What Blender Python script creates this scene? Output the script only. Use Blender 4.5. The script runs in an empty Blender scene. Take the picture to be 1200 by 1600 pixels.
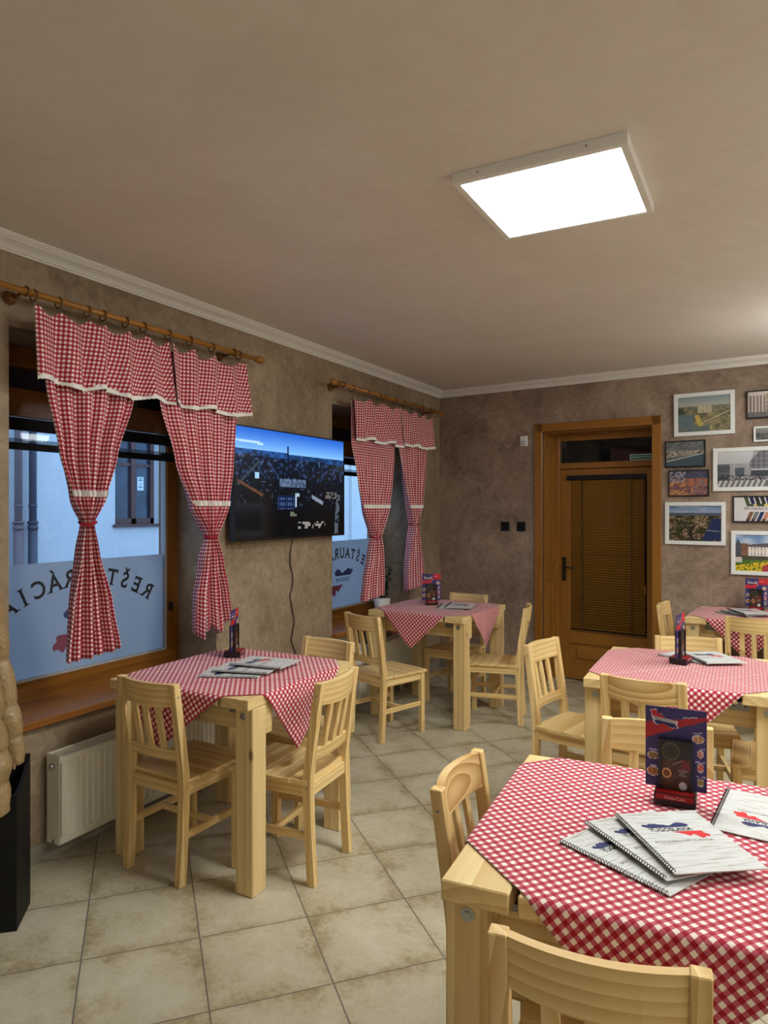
import bpy, bmesh, math, random
from mathutils import Vector, Matrix
random.seed(7)
PI = math.pi
SC = bpy.context.scene
COL = SC.collection

# ------------------------------------------------------------------ camera
cam_d = bpy.data.cameras.new('camera'); cam = bpy.data.objects.new('camera', cam_d); COL.objects.link(cam)
cam.location = (0, 0, 1.6); cam.rotation_euler = (PI/2, 0, math.radians(28.4))
cam_d.sensor_fit = 'VERTICAL'; cam_d.sensor_height = 32.0
cam_d.lens = 32.0 * 1100 / 1600
cam_d.shift_y = -5 / 1600
cam_d.clip_start = 0.05; cam_d.clip_end = 200
SC.camera = cam
# ------------------------------------------------------------------ world / exposure
LAMP = 34.0
GLOBE = 19.0
w = bpy.data.worlds.new('dusk_sky'); SC.world = w; w.use_nodes = True
bg = w.node_tree.nodes['Background']; bg.inputs[0].default_value = (0.36, 0.62, 1.0, 1); bg.inputs[1].default_value = 1.65
vs = SC.view_settings
vs.view_transform = 'Standard'; vs.look = 'None'; vs.gamma = 1; vs.use_curve_mapping = False
vs.exposure = 0.36

# ------------------------------------------------------------------ helpers
def srgb(r, g, b):
    f = lambda c: (c/255/12.92) if c/255 <= .04045 else ((c/255+.055)/1.055)**2.4
    return (f(r), f(g), f(b), 1)

class MB:
    """collects shapes into one mesh"""
    def __init__(s): s.bm = bmesh.new(); s.uv = None
    def _mat(s, faces, mi):
        for f in faces: f.material_index = mi
    def box(s, x0, x1, y0, y1, z0, z1, bev=0.0, M=None, mi=0, seg=1):
        t = bmesh.new()
        bmesh.ops.create_cube(t, size=1)
        for v in t.verts:
            v.co = Vector(((x0+x1)/2+v.co.x*(x1-x0), (y0+y1)/2+v.co.y*(y1-y0), (z0+z1)/2+v.co.z*(z1-z0)))
        if bev > 0: bmesh.ops.bevel(t, geom=t.edges[:], offset=bev, segments=seg, affect='EDGES', profile=.5)
        s.merge(t, M, mi); return s
    def merge(s, t, M=None, mi=0):
        mp = {}
        for v in t.verts: mp[v] = s.bm.verts.new(M @ v.co if M else v.co)
        for f in t.faces:
            try:
                nf = s.bm.faces.new([mp[v] for v in f.verts]); nf.material_index = mi; nf.smooth = f.smooth
            except ValueError: pass
        t.free()
    def poly(s, pts, z0, z1, M=None, mi=0):
        """extruded 2-D polygon in XY from z0 to z1"""
        t = bmesh.new()
        a = [t.verts.new((p[0], p[1], z0)) for p in pts]; b = [t.verts.new((p[0], p[1], z1)) for p in pts]
        n = len(pts)
        t.faces.new(list(reversed(a))); t.faces.new(b)
        for i in range(n): t.faces.new([a[i], a[(i+1) % n], b[(i+1) % n], b[i]])
        bmesh.ops.recalc_face_normals(t, faces=t.faces[:])
        s.merge(t, M, mi); return s
    def cyl(s, p0, p1, r0, r1=None, seg=16, mi=0, smooth=True):
        r1 = r0 if r1 is None else r1
        return s.tube([p0, p1], [r0, r1], seg, mi, smooth)
    def tube(s, pts, r, seg=10, mi=0, smooth=True, cap=True, closed=False):
        pts = [Vector(p) for p in pts]; n = len(pts)
        rs = r if isinstance(r, (list, tuple)) else [r]*n
        rings = []; prev = None
        for i, p in enumerate(pts):
            if closed: d = pts[(i+1) % n]-pts[i-1]
            else: d = pts[min(i+1, n-1)]-pts[max(i-1, 0)]
            d.normalize()
            if prev is None:
                up = Vector((0, 0, 1)) if abs(d.z) < .9 else Vector((1, 0, 0))
                u = d.cross(up).normalized()
            else:
                u = (prev-d*prev.dot(d)).normalized()
            prev = u; v = d.cross(u)
            rings.append([s.bm.verts.new(p+(u*math.cos(2*PI*k/seg)+v*math.sin(2*PI*k/seg))*rs[i]) for k in range(seg)])
        m = n if closed else n-1
        for i in range(m):
            a, b = rings[i], rings[(i+1) % n]
            for k in range(seg):
                f = s.bm.faces.new([a[k], a[(k+1) % seg], b[(k+1) % seg], b[k]]); f.smooth = smooth; f.material_index = mi
        if cap and not closed:
            f = s.bm.faces.new(list(reversed(rings[0]))); f.material_index = mi
            f = s.bm.faces.new(rings[-1]); f.material_index = mi
        return s
    def ring(s, c, R, r, axis='x', seg=20, mi=0):
        c = Vector(c); P = []
        for k in range(seg):
            a = 2*PI*k/seg; x, y = R*math.cos(a), R*math.sin(a)
            P.append(c+(Vector((0, x, y)) if axis == 'x' else Vector((x, 0, y)) if axis == 'y' else Vector((x, y, 0))))
        return s.tube(P, r, 6, mi, closed=True)
    def ball(s, c, rx, ry=None, rz=None, seg=16, mi=0):
        t = bmesh.new(); bmesh.ops.create_uvsphere(t, u_segments=seg, v_segments=seg//2, radius=1)
        for f in t.faces: f.smooth = True
        ry = ry or rx; rz = rz or rx
        s.merge(t, Matrix.Translation(c) @ Matrix.Diagonal((rx, ry, rz, 1)), mi); return s
    def grid(s, P, UV=None, mi=0, smooth=True):
        if UV and s.uv is None: s.uv = s.bm.loops.layers.uv.new('UVMap')
        V = [[s.bm.verts.new(p) for p in row] for row in P]
        for i in range(len(P)-1):
            for j in range(len(P[0])-1):
                f = s.bm.faces.new([V[i][j], V[i][j+1], V[i+1][j+1], V[i+1][j]]); f.smooth = smooth; f.material_index = mi
                if UV:
                    for l, (a, b) in zip(f.loops, ((i, j), (i, j+1), (i+1, j+1), (i+1, j))): l[s.uv].uv = UV[a][b]
        return s
    def build(s, name, mats, parent=None, recalc=True):
        if recalc: bmesh.ops.recalc_face_normals(s.bm, faces=s.bm.faces[:])
        me = bpy.data.meshes.new(name); s.bm.to_mesh(me); s.bm.free()
        for m in (mats if isinstance(mats, (list, tuple)) else [mats]): me.materials.append(m)
        o = bpy.data.objects.new(name, me); COL.objects.link(o)
        if parent: o.parent = parent
        return o

def tag(o, label=None, cat=None, group=None, kind=None):
    if label: o['label'] = label
    if cat: o['category'] = cat
    if group: o['group'] = group
    if kind: o['kind'] = kind
    return o
def thing(name, label=None, cat=None, loc=(0, 0, 0), rz=0.0, group=None, kind=None):
    o = bpy.data.objects.new(name, None); COL.objects.link(o); o.empty_display_size = .1
    o.location = loc; o.rotation_euler = (0, 0, rz)
    return tag(o, label, cat, group, kind)
def copy_tree(o, parent=None):
    c = o.copy(); COL.objects.link(c)
    if parent: c.parent = parent
    for ch in list(o.children): copy_tree(ch, c)
    return c
def text_bm(s, size, extrude=.0004, align='CENTER', bold=0.0):
    cu = bpy.data.curves.new('lettering', 'FONT'); cu.body = s; cu.size = size; cu.extrude = extrude; cu.offset = bold*size
    cu.align_x = align; cu.align_y = 'CENTER'; cu.resolution_u = 3
    o = bpy.data.objects.new('lettering', cu); COL.objects.link(o)
    dg = bpy.context.evaluated_depsgraph_get()
    me = bpy.data.meshes.new_from_object(o.evaluated_get(dg))
    t = bmesh.new(); t.from_mesh(me)
    bpy.data.objects.remove(o); bpy.data.curves.remove(cu); bpy.data.meshes.remove(me)
    return t
def add_text(mb, s, size, M, mi=0, sx=1.0, extrude=.0004, align='CENTER', bold=0.0):
    t = text_bm(s, size, extrude, align, bold)
    mb.merge(t, M @ Matrix.Diagonal((sx, 1, 1, 1)), mi)

# ------------------------------------------------------------------ materials
def new_mat(name):
    m = bpy.data.materials.new(name); m.use_nodes = True
    nt = m.node_tree; b = nt.nodes['Principled BSDF']
    return m, nt, b
def N(nt, t, **kw):
    n = nt.nodes.new(t)
    for k, v in kw.items():
        if hasattr(n, k): setattr(n, k, v)
        else: n.inputs[k.replace('_', ' ')].default_value = v
    return n
def flat(name, col, rough=.5, metal=0.0, spec=.5, noise=0.0, nscale=20, emit=0.0):
    m, nt, b = new_mat(name)
    b.inputs['Roughness'].default_value = rough; b.inputs['Metallic'].default_value = metal
    b.inputs['Specular IOR Level'].default_value = spec
    if noise > 0:
        tc = N(nt, 'ShaderNodeTexCoord'); nz = N(nt, 'ShaderNodeTexNoise'); nz.inputs['Scale'].default_value = nscale; nz.inputs['Detail'].default_value = 4
        nt.links.new(tc.outputs['Object'], nz.inputs['Vector'])
        cr = N(nt, 'ShaderNodeValToRGB')
        cr.color_ramp.elements[0].position = .3; cr.color_ramp.elements[1].position = .7
        cr.color_ramp.elements[0].color = tuple(c*(1-noise) for c in col[:3])+(1,)
        cr.color_ramp.elements[1].color = tuple(min(1, c*(1+noise)) for c in col[:3])+(1,)
        nt.links.new(nz.outputs['Fac'], cr.inputs['Fac']); nt.links.new(cr.outputs['Color'], b.inputs['Base Color'])
    else: b.inputs['Base Color'].default_value = col
    if emit > 0:
        b.inputs['Emission Color'].default_value = col; b.inputs['Emission Strength'].default_value = emit
    return m

def wood(name, axis, light, dark, ring=26, rough=.45, grain=.5, knots=False):
    """ring-grown timber with the grain along one object axis"""
    m, nt, b = new_mat(name); L = nt.links.new
    tc = N(nt, 'ShaderNodeTexCoord'); oi = N(nt, 'ShaderNodeObjectInfo')
    mp = N(nt, 'ShaderNodeMapping')
    mp.inputs['Rotation'].default_value = {'z': (0, 0, 0), 'y': (PI/2, 0, 0), 'x': (0, PI/2, 0)}[axis]
    L(tc.outputs['Object'], mp.inputs['Vector'])
    mul = N(nt, 'ShaderNodeVectorMath', operation='MULTIPLY_ADD')
    cmb = N(nt, 'ShaderNodeCombineXYZ')
    r1 = N(nt, 'ShaderNodeMath', operation='MULTIPLY'); r1.inputs[1].default_value = .31
    r2 = N(nt, 'ShaderNodeMath', operation='MULTIPLY'); r2.inputs[1].default_value = 7.7
    r3 = N(nt, 'ShaderNodeMath', operation='FRACT'); r4 = N(nt, 'ShaderNodeMath', operation='MULTIPLY'); r4.inputs[1].default_value = .25
    L(oi.outputs['Random'], r1.inputs[0]); L(oi.outputs['Random'], r2.inputs[0]); L(r2.outputs[0], r3.inputs[0]); L(r3.outputs[0], r4.inputs[0])
    L(r1.outputs[0], cmb.inputs[0]); L(r4.outputs[0], cmb.inputs[1]); L(r2.outputs[0], cmb.inputs[2])
    mul.inputs[1].default_value = (1, 1, .06); L(mp.outputs['Vector'], mul.inputs[0]); L(cmb.outputs[0], mul.inputs[2])
    wv = N(nt, 'ShaderNodeTexWave', wave_type='RINGS', rings_direction='Z', wave_profile='SAW')
    wv.inputs['Scale'].default_value = ring; wv.inputs['Distortion'].default_value = 5.0; wv.inputs['Detail'].default_value = 2
    wv.inputs['Detail Scale'].default_value = .5
    L(mul.outputs[0], wv.inputs['Vector'])
    nz = N(nt, 'ShaderNodeTexNoise'); nz.inputs['Scale'].default_value = 55; nz.inputs['Detail'].default_value = 5; nz.inputs['Roughness'].default_value = .6
    L(mul.outputs[0], nz.inputs['Vector'])
    n2 = N(nt, 'ShaderNodeTexNoise'); n2.inputs['Scale'].default_value = 4; L(mul.outputs[0], n2.inputs['Vector'])
    mx = N(nt, 'ShaderNodeMix'); mx.inputs[0].default_value = grain
    L(wv.outputs['Fac'], mx.inputs[2]); L(nz.outputs['Fac'], mx.inputs[3])
    m3 = N(nt, 'ShaderNodeMix'); m3.inputs[0].default_value = .3
    L(mx.outputs[0], m3.inputs[2]); L(n2.outputs['Fac'], m3.inputs[3])
    cr = N(nt, 'ShaderNodeValToRGB'); e = cr.color_ramp.elements
    e[0].position = .28; e[0].color = light; e[1].position = .82; e[1].color = dark
    L(m3.outputs[0], cr.inputs['Fac'])
    out = cr.outputs['Color']
    if knots:
        ad = N(nt, 'ShaderNodeVectorMath', operation='MULTIPLY_ADD'); ad.inputs[1].default_value = (1, 1, .42)
        L(mp.outputs['Vector'], ad.inputs[0]); L(cmb.outputs[0], ad.inputs[2])
        vo = N(nt, 'ShaderNodeTexVoronoi'); vo.inputs['Scale'].default_value = 5.2; L(ad.outputs[0], vo.inputs['Vector'])
        kr = N(nt, 'ShaderNodeMapRange'); kr.inputs[1].default_value = .035; kr.inputs[2].default_value = .075; kr.inputs[3].default_value = .8; kr.inputs[4].default_value = 0
        L(vo.outputs['Distance'], kr.inputs[0])
        km = N(nt, 'ShaderNodeMix', data_type='RGBA'); L(kr.outputs[0], km.inputs[0]); L(out, km.inputs[6]); km.inputs[7].default_value = (.17, .06, .015, 1)
        out = km.outputs[2]
    L(out, b.inputs['Base Color'])
    b.inputs['Roughness'].default_value = rough
    bp = N(nt, 'ShaderNodeBump'); bp.inputs['Strength'].default_value = .08; bp.inputs['Distance'].default_value = .002
    L(m3.outputs[0], bp.inputs['Height']); L(bp.outputs[0], b.inputs['Normal'])
    return m

def gingham(name, period, red=srgb(158, 10, 38), white=srgb(240, 228, 220)):
    m, nt, b = new_mat(name); L = nt.links.new
    uv = N(nt, 'ShaderNodeTexCoord'); sp = N(nt, 'ShaderNodeSeparateXYZ'); L(uv.outputs['UV'], sp.inputs[0])
    gs = []
    for k in range(2):
        a = N(nt, 'ShaderNodeMath', operation='DIVIDE'); a.inputs[1].default_value = period; L(sp.outputs[k], a.inputs[0])
        f = N(nt, 'ShaderNodeMath', operation='FRACT'); L(a.outputs[0], f.inputs[0])
        g = N(nt, 'ShaderNodeMath', operation='GREATER_THAN'); g.inputs[1].default_value = .5; L(f.outputs[0], g.inputs[0]); gs.append(g)
    s = N(nt, 'ShaderNodeMath', operation='ADD'); L(gs[0].outputs[0], s.inputs[0]); L(gs[1].outputs[0], s.inputs[1])
    h = N(nt, 'ShaderNodeMath', operation='MULTIPLY'); h.inputs[1].default_value = .5; L(s.outputs[0], h.inputs[0])
    cr = N(nt, 'ShaderNodeValToRGB'); cr.color_ramp.interpolation = 'CONSTANT'
    e = cr.color_ramp.elements; e[0].position = 0; e[0].color = white
    e[1].position = .75; e[1].color = red
    x = cr.color_ramp.elements.new(.25); x.color = srgb(188, 88, 106)
    L(h.outputs[0], cr.inputs['Fac']); L(cr.outputs['Color'], b.inputs['Base Color'])
    b.inputs['Roughness'].default_value = .75; b.inputs['Specular IOR Level'].default_value = .25
    b.inputs['Sheen Weight'].default_value = .15
    return m

def plaster(name, c_dark, c_mid, c_light, scale=1.0, bump=.25, rough=.6, patch=True):
    m, nt, b = new_mat(name); L = nt.links.new
    tc = N(nt, 'ShaderNodeTexCoord')
    a = N(nt, 'ShaderNodeTexNoise'); a.inputs['Scale'].default_value = 2.2*scale; a.inputs['Detail'].default_value = 8; a.inputs['Roughness'].default_value = .62; a.inputs['Distortion'].default_value = .8
    c = N(nt, 'ShaderNodeTexNoise'); c.inputs['Scale'].default_value = 14*scale; c.inputs['Detail'].default_value = 6; c.inputs['Distortion'].default_value = 1.4
    L(tc.outputs['Object'], a.inputs['Vector']); L(tc.outputs['Object'], c.inputs['Vector'])
    mx = N(nt, 'ShaderNodeMix'); mx.inputs[0].default_value = .38; L(a.outputs['Fac'], mx.inputs[2]); L(c.outputs['Fac'], mx.inputs[3])
    cr = N(nt, 'ShaderNodeValToRGB'); e = cr.color_ramp.elements
    e[0].position = .33; e[0].color = c_dark; e[1].position = .66; e[1].color = c_light
    x = e.new(.5); x.color = c_mid
    L(mx.outputs[0], cr.inputs['Fac']); L(cr.outputs['Color'], b.inputs['Base Color'])
    b.inputs['Roughness'].default_value = rough; b.inputs['Specular IOR Level'].default_value = .3
    bp = N(nt, 'ShaderNodeBump'); bp.inputs['Strength'].default_value = bump; bp.inputs['Distance'].default_value = .006
    L(mx.outputs[0], bp.inputs['Height']); L(bp.outputs[0], b.inputs['Normal'])
    return m

def tile_floor():
    m, nt, b = new_mat('stone_tile'); L = nt.links.new
    S = .408
    tc = N(nt, 'ShaderNodeTexCoord'); mp = N(nt, 'ShaderNodeMapping', vector_type='TEXTURE')
    ang = math.radians(47.3)
    ox, oy = .2, .26           # a grout crossing measured along / across the diagonal courses
    mp.inputs['Rotation'].default_value = (0, 0, ang)
    mp.inputs['Location'].default_value = (ox*math.cos(ang)-oy*math.sin(ang), ox*math.sin(ang)+oy*math.cos(ang), 0)
    mp.inputs['Scale'].default_value = (S, S, S)
    L(tc.outputs['Object'], mp.inputs['Vector'])
    sp = N(nt, 'ShaderNodeSeparateXYZ'); L(mp.outputs[0], sp.inputs[0])
    ds = []; cells = []
    for k in range(2):
        f = N(nt, 'ShaderNodeMath', operation='FRACT'); L(sp.outputs[k], f.inputs[0])
        q = N(nt, 'ShaderNodeMath', operation='SUBTRACT'); q.inputs[1].default_value = .5; L(f.outputs[0], q.inputs[0])
        ab = N(nt, 'ShaderNodeMath', operation='ABSOLUTE'); L(q.outputs[0], ab.inputs[0]); ds.append(ab)
        fl = N(nt, 'ShaderNodeMath', operation='FLOOR'); L(sp.outputs[k], fl.inputs[0]); cells.append(fl)
    mxm = N(nt, 'ShaderNodeMath', operation='MAXIMUM'); L(ds[0].outputs[0], mxm.inputs[0]); L(ds[1].outputs[0], mxm.inputs[1])
    gr = N(nt, 'ShaderNodeMapRange'); gr.inputs[1].default_value = .4920; gr.inputs[2].default_value = .4960; L(mxm.outputs[0], gr.inputs[0])
    cb = N(nt, 'ShaderNodeCombineXYZ'); L(cells[0].outputs[0], cb.inputs[0]); L(cells[1].outputs[0], cb.inputs[1])
    wn = N(nt, 'ShaderNodeTexWhiteNoise', noise_dimensions='2D'); L(cb.outputs[0], wn.inputs['Vector'])
    off = N(nt, 'ShaderNodeVectorMath', operation='MULTIPLY_ADD'); off.inputs[1].default_value = (3, 3, 3); L(wn.outputs['Color'], off.inputs[0]); L(tc.outputs['Object'], off.inputs[2])
    n1 = N(nt, 'ShaderNodeTexNoise'); n1.inputs['Scale'].default_value = 5; n1.inputs['Detail'].default_value = 9; n1.inputs['Roughness'].default_value = .68; L(off.outputs[0], n1.inputs['Vector'])
    n2 = N(nt, 'ShaderNodeTexNoise'); n2.inputs['Scale'].default_value = 46; n2.inputs['Detail'].default_value = 6; n2.inputs['Roughness'].default_value = .75; L(off.outputs[0], n2.inputs['Vector'])
    ed = N(nt, 'ShaderNodeMapRange'); ed.inputs[1].default_value = .34; ed.inputs[2].default_value = .5; ed.inputs[3].default_value = 0; ed.inputs[4].default_value = .09; L(mxm.outputs[0], ed.inputs[0])
    mx = N(nt, 'ShaderNodeMix'); mx.inputs[0].default_value = .35; L(n1.outputs['Fac'], mx.inputs[2]); L(n2.outputs['Fac'], mx.inputs[3])
    sb = N(nt, 'ShaderNodeMath', operation='SUBTRACT'); L(mx.outputs[0], sb.inputs[0]); L(ed.outputs[0], sb.inputs[1])
    cr = N(nt, 'ShaderNodeValToRGB'); e = cr.color_ramp.elements
    e[0].position = .24; e[0].color = srgb(126, 110, 78); e[1].position = .60; e[1].color = srgb(196, 189, 168)
    x = e.new(.37); x.color = srgb(160, 147, 116); y = e.new(.46); y.color = srgb(182, 173, 148)
    L(sb.outputs[0], cr.inputs['Fac'])
    gm = N(nt, 'ShaderNodeMix', data_type='RGBA'); L(gr.outputs[0], gm.inputs[0]); L(cr.outputs['Color'], gm.inputs[6]); gm.inputs[7].default_value = srgb(104, 99, 92)
    L(gm.outputs[2], b.inputs['Base Color'])
    b.inputs['Roughness'].default_value = .42
    h = N(nt, 'ShaderNodeMath', operation='MULTIPLY_ADD'); h.inputs[1].default_value = -1; L(gr.outputs[0], h.inputs[0]); L(n2.outputs['Fac'], h.inputs[2])
    bp = N(nt, 'ShaderNodeBump'); bp.inputs['Strength'].default_value = .15; bp.inputs['Distance'].default_value = .004; L(h.outputs[0], bp.inputs['Height']); L(bp.outputs[0], b.inputs['Normal'])
    return m

def glass_thin(name, tint=(1, 1, 1, 1)):
    m = bpy.data.materials.new(name); m.use_nodes = True; nt = m.node_tree; nt.nodes.clear(); L = nt.links.new
    o = N(nt, 'ShaderNodeOutputMaterial'); t = N(nt, 'ShaderNodeBsdfTransparent'); t.inputs[0].default_value = tint
    g = N(nt, 'ShaderNodeBsdfGlossy'); g.inputs['Roughness'].default_value = .01
    fr = N(nt, 'ShaderNodeFresnel'); fr.inputs[0].default_value = 1.35; mx = N(nt, 'ShaderNodeMixShader')
    ge = N(nt, 'ShaderNodeNewGeometry'); fm = N(nt, 'ShaderNodeMath', operation='SUBTRACT', use_clamp=True)
    L(fr.outputs[0], fm.inputs[0]); L(ge.outputs['Backfacing'], fm.inputs[1])
    L(fm.outputs[0], mx.inputs[0]); L(t.outputs[0], mx.inputs[1]); L(g.outputs[0], mx.inputs[2]); L(mx.outputs[0], o.inputs[0])
    return m
def frosted(name):
    m = bpy.data.materials.new(name); m.use_nodes = True; nt = m.node_tree; nt.nodes.clear(); L = nt.links.new
    o = N(nt, 'ShaderNodeOutputMaterial'); t = N(nt, 'ShaderNodeBsdfTranslucent'); t.inputs[0].default_value = (.62, .66, .70, 1)
    d = N(nt, 'ShaderNodeBsdfDiffuse'); d.inputs[0].default_value = (.46, .50, .55, 1)
    mx = N(nt, 'ShaderNodeMixShader'); mx.inputs[0].default_value = .35; L(t.outputs[0], mx.inputs[1]); L(d.outputs[0], mx.inputs[2])
    tr = N(nt, 'ShaderNodeBsdfTransparent'); m2 = N(nt, 'ShaderNodeMixShader'); m2.inputs[0].default_value = .06
    L(mx.outputs[0], m2.inputs[1]); L(tr.outputs[0], m2.inputs[2]); L(m2.outputs[0], o.inputs[0])
    return m
def print_mat(name, rough=.12, emit=0.0, coat=0.0):
    m, nt, b = new_mat(name); a = N(nt, 'ShaderNodeVertexColor'); a.layer_name = 'Col'
    if emit > 0:
        b.inputs['Base Color'].default_value = (.005, .005, .006, 1)
        nt.links.new(a.outputs['Color'], b.inputs['Emission Color']); b.inputs['Emission Strength'].default_value = emit
    else: nt.links.new(a.outputs['Color'], b.inputs['Base Color'])
    b.inputs['Roughness'].default_value = rough
    b.inputs['Coat Weight'].default_value = coat; b.inputs['Coat Roughness'].default_value = .02
    return m

PL, PD = srgb(232, 209, 156), srgb(202, 165, 102)
PX, PY, PZ = (wood('pine_'+a, a, PL, PD, ring=9, grain=.55, knots=True) for a in 'xyz')
QX, QY, QZ = (wood('chair_pine_'+a, a, srgb(236, 210, 152), srgb(202, 158, 92), ring={'x': 11, 'y': 14, 'z': 13}[a], grain=.42, knots=(a != 'y')) for a in 'xyz')
OAK_Z = wood('oak_z', 'z', srgb(164, 112, 44), srgb(118, 74, 20), ring=30, rough=.35)
OAK_X = wood('oak_x', 'x', srgb(164, 112, 44), srgb(118, 74, 20), ring=30, rough=.35)
WIN_Y = wood('window_wood_y', 'y', srgb(146, 94, 28), srgb(98, 56, 10), ring=30, rough=.35)
WIN_Z = wood('window_wood_z', 'z', srgb(146, 94, 28), srgb(98, 56, 10), ring=30, rough=.35)
SILL = wood('sill_wood', 'y', srgb(172, 112, 56), srgb(118, 72, 30), ring=22, rough=.25)
ROD = wood('rod_wood', 'y', srgb(176, 122, 44), srgb(132, 82, 22), ring=30, rough=.35)
ROD_DARK = flat('rod_dark', srgb(110, 70, 28), .4)
WALL = plaster('brown_plaster', srgb(116, 99, 79), srgb(146, 128, 106), srgb(170, 152, 129))
CEIL = plaster('ceiling_plaster', srgb(216, 207, 198), srgb(222, 214, 206), srgb(228, 221, 214), scale=.6, bump=.1, rough=.5)
FLOOR = tile_floor()
WHITE = flat('white_paint', srgb(232, 230, 226), .45)
SKIRT = flat('skirting_tile', srgb(150, 144, 132), .35, noise=.15, nscale=9)
RAD = flat('radiator_enamel', srgb(232, 228, 214), .35)
RAD_D = flat('radiator_slots', srgb(70, 68, 64), .6)
BLACK = flat('black_plastic', srgb(16, 16, 18), .35)
BLACKM = flat('black_matte', srgb(12, 12, 13), .6, spec=.3)
STEEL = flat('zinc_steel', srgb(190, 192, 196), .28, metal=1.0)
GALV = flat('galvanised_steel', srgb(150, 152, 152), .45, metal=.8)
CLOTH = gingham('gingham_cloth', .0215)
CURT = gingham('gingham_curtain', .0205, red=srgb(152, 8, 38))
LACE = flat('lace', srgb(244, 240, 236), .9, noise=.18, nscale=160)
REDC = flat('red_tie', srgb(160, 18, 40), .8)
GLASS = glass_thin('window_glass')
FILM = frosted('frosted_film')
INK = flat('dark_ink', srgb(28, 26, 28), .6)
BLUE = flat('logo_blue', srgb(26, 34, 92), .5)
REDI = flat('logo_red', srgb(206, 30, 40), .5)
FADEB = flat('film_blue', srgb(46, 62, 110), .6)
FADER = flat('film_red', srgb(128, 62, 84), .6)
PRINT = print_mat('print_glazed', .2, coat=1.0)
PRINTM = print_mat('print_card', .45)
SCREEN = print_mat('screen', .08, emit=1.0)
GREY = flat('grey_print', srgb(120, 118, 116), .6)

# ------------------------------------------------------------------ the room
XW = -2.897            # inner face of the window wall
ZC = 2.78
BC = Vector((-2.897, 6.545, 0)); BA = math.radians(-7)     # corner and direction of the back wall
def on_back(name, label, cat, s, z, group=None, kind=None, off=0.0):
    """an Empty on the back wall: local x along the wall, local -y into the room"""
    p = BC + Vector((math.cos(BA), math.sin(BA), 0))*s + Vector((math.sin(BA), -math.cos(BA), 0))*off
    return thing(name, label, cat, (p.x, p.y, z), BA, group, kind)

tag(MB().box(-3.4, 3.6, -2.6, 7.6, -.1, 0).build('floor', FLOOR), kind='structure')
tag(MB().box(-3.4, 3.6, -2.6, 7.6, ZC, ZC+.1).build('ceiling', CEIL), kind='structure')
W1 = (1.921, 3.240); W2 = (4.527, 5.856); ZB, ZT = .615, 2.40
m = MB()
for y0, y1 in ((-2.6, W1[0]), (W1[1], W2[0]), (W2[1], 6.6)): m.box(-3.35, XW, y0, y1, 0, ZC)
for y0, y1 in (W1, W2): m.box(-3.35, XW, y0, y1, 0, ZB); m.box(-3.35, XW, y0, y1, ZT, ZC)
tag(m.build('wall_left', WALL), kind='structure')
D0, D1, DZ = 1.105, 2.080, 2.305
bw = thing('wall_back', loc=BC, rz=BA, kind='structure')
WALLB = plaster('brown_plaster_mauve_light', srgb(114, 97, 83), srgb(146, 127, 111), srgb(171, 152, 135))  # same plaster as the window wall, its pinker light put into the colour
m = MB(); m.box(-.4, D0, 0, .36, 0, ZC); m.box(D1, 7.0, 0, .36, 0, ZC); m.box(D0, D1, 0, .36, DZ, ZC)
m.build('wall_back_plaster', WALLB, bw)
PALE = plaster('pale_plaster', srgb(206, 198, 184), srgb(212, 204, 190), srgb(218, 211, 198), bump=.1)
tag(MB().box(3.5, 3.6, -2.6, 7.0, 0, ZC).build('wall_right', PALE), kind='structure')
tag(MB().box(-3.4, 3.6, -2.7, -2.6, 0, ZC).build('wall_front', PALE), kind='structure')
vb = thing('wall_light_block', loc=BC, rz=BA, kind='structure')  # unseen shell added behind the door to keep sky light out
m = MB(); m.box(.8, 2.4, 1.3, 1.4, 0, ZC); m.box(.8, .9, .36, 1.3, 0, ZC); m.box(2.3, 2.4, .36, 1.3, 0, ZC); m.box(.8, 2.4, .36, 1.4, 2.5, 2.6); m.box(.8, 2.4, .36, 1.4, -.1, 0)
m.build('light_block_shell', WALL, vb)

# cornice
prof = [(0, 0), (.008, 0), (.008, .008), (.016, .010), (.018, .016), (.026, .026), (.04, .034), (.056, .040), (.062, .048), (.07, .048), (.07, .054), (.08, .054), (.08, .062), (0, .062)]
def cornice(name, p0, ang, length, flip):
    m = MB(); r0 = []; r1 = []
    for d, z in prof:
        r0.append(m.bm.verts.new((0-flip*d, -d, ZC-.062+z))); r1.append(m.bm.verts.new((length, -d, ZC-.062+z)))
    n = len(prof)
    for i in range(n-1): m.bm.faces.new([r0[i], r0[i+1], r1[i+1], r1[i]])
    m.bm.faces.new(r0); m.bm.faces.new(r1)
    o = m.build(name, WHITE); o.location = p0; o.rotation_euler = (0, 0, ang)
    return tag(o, kind='structure')
cornice('trim_1', (XW, -2.6, 0), PI/2, 9.145, 0)
cornice('trim_2', BC, BA, 6.9, 0)
tag(MB().box(XW, XW+.011, -2.6, 6.53, 0, .08, .002).build('baseboard_left', SKIRT), kind='structure')
bb = thing('baseboard_back', loc=BC, rz=BA, kind='structure')
MB().box(.012, D0-.08, -.011, 0, 0, .08, .002).box(D1+.08, 6.2, -.011, 0, 0, .08, .002).build('skirting_tiles', SKIRT, bb)

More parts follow.
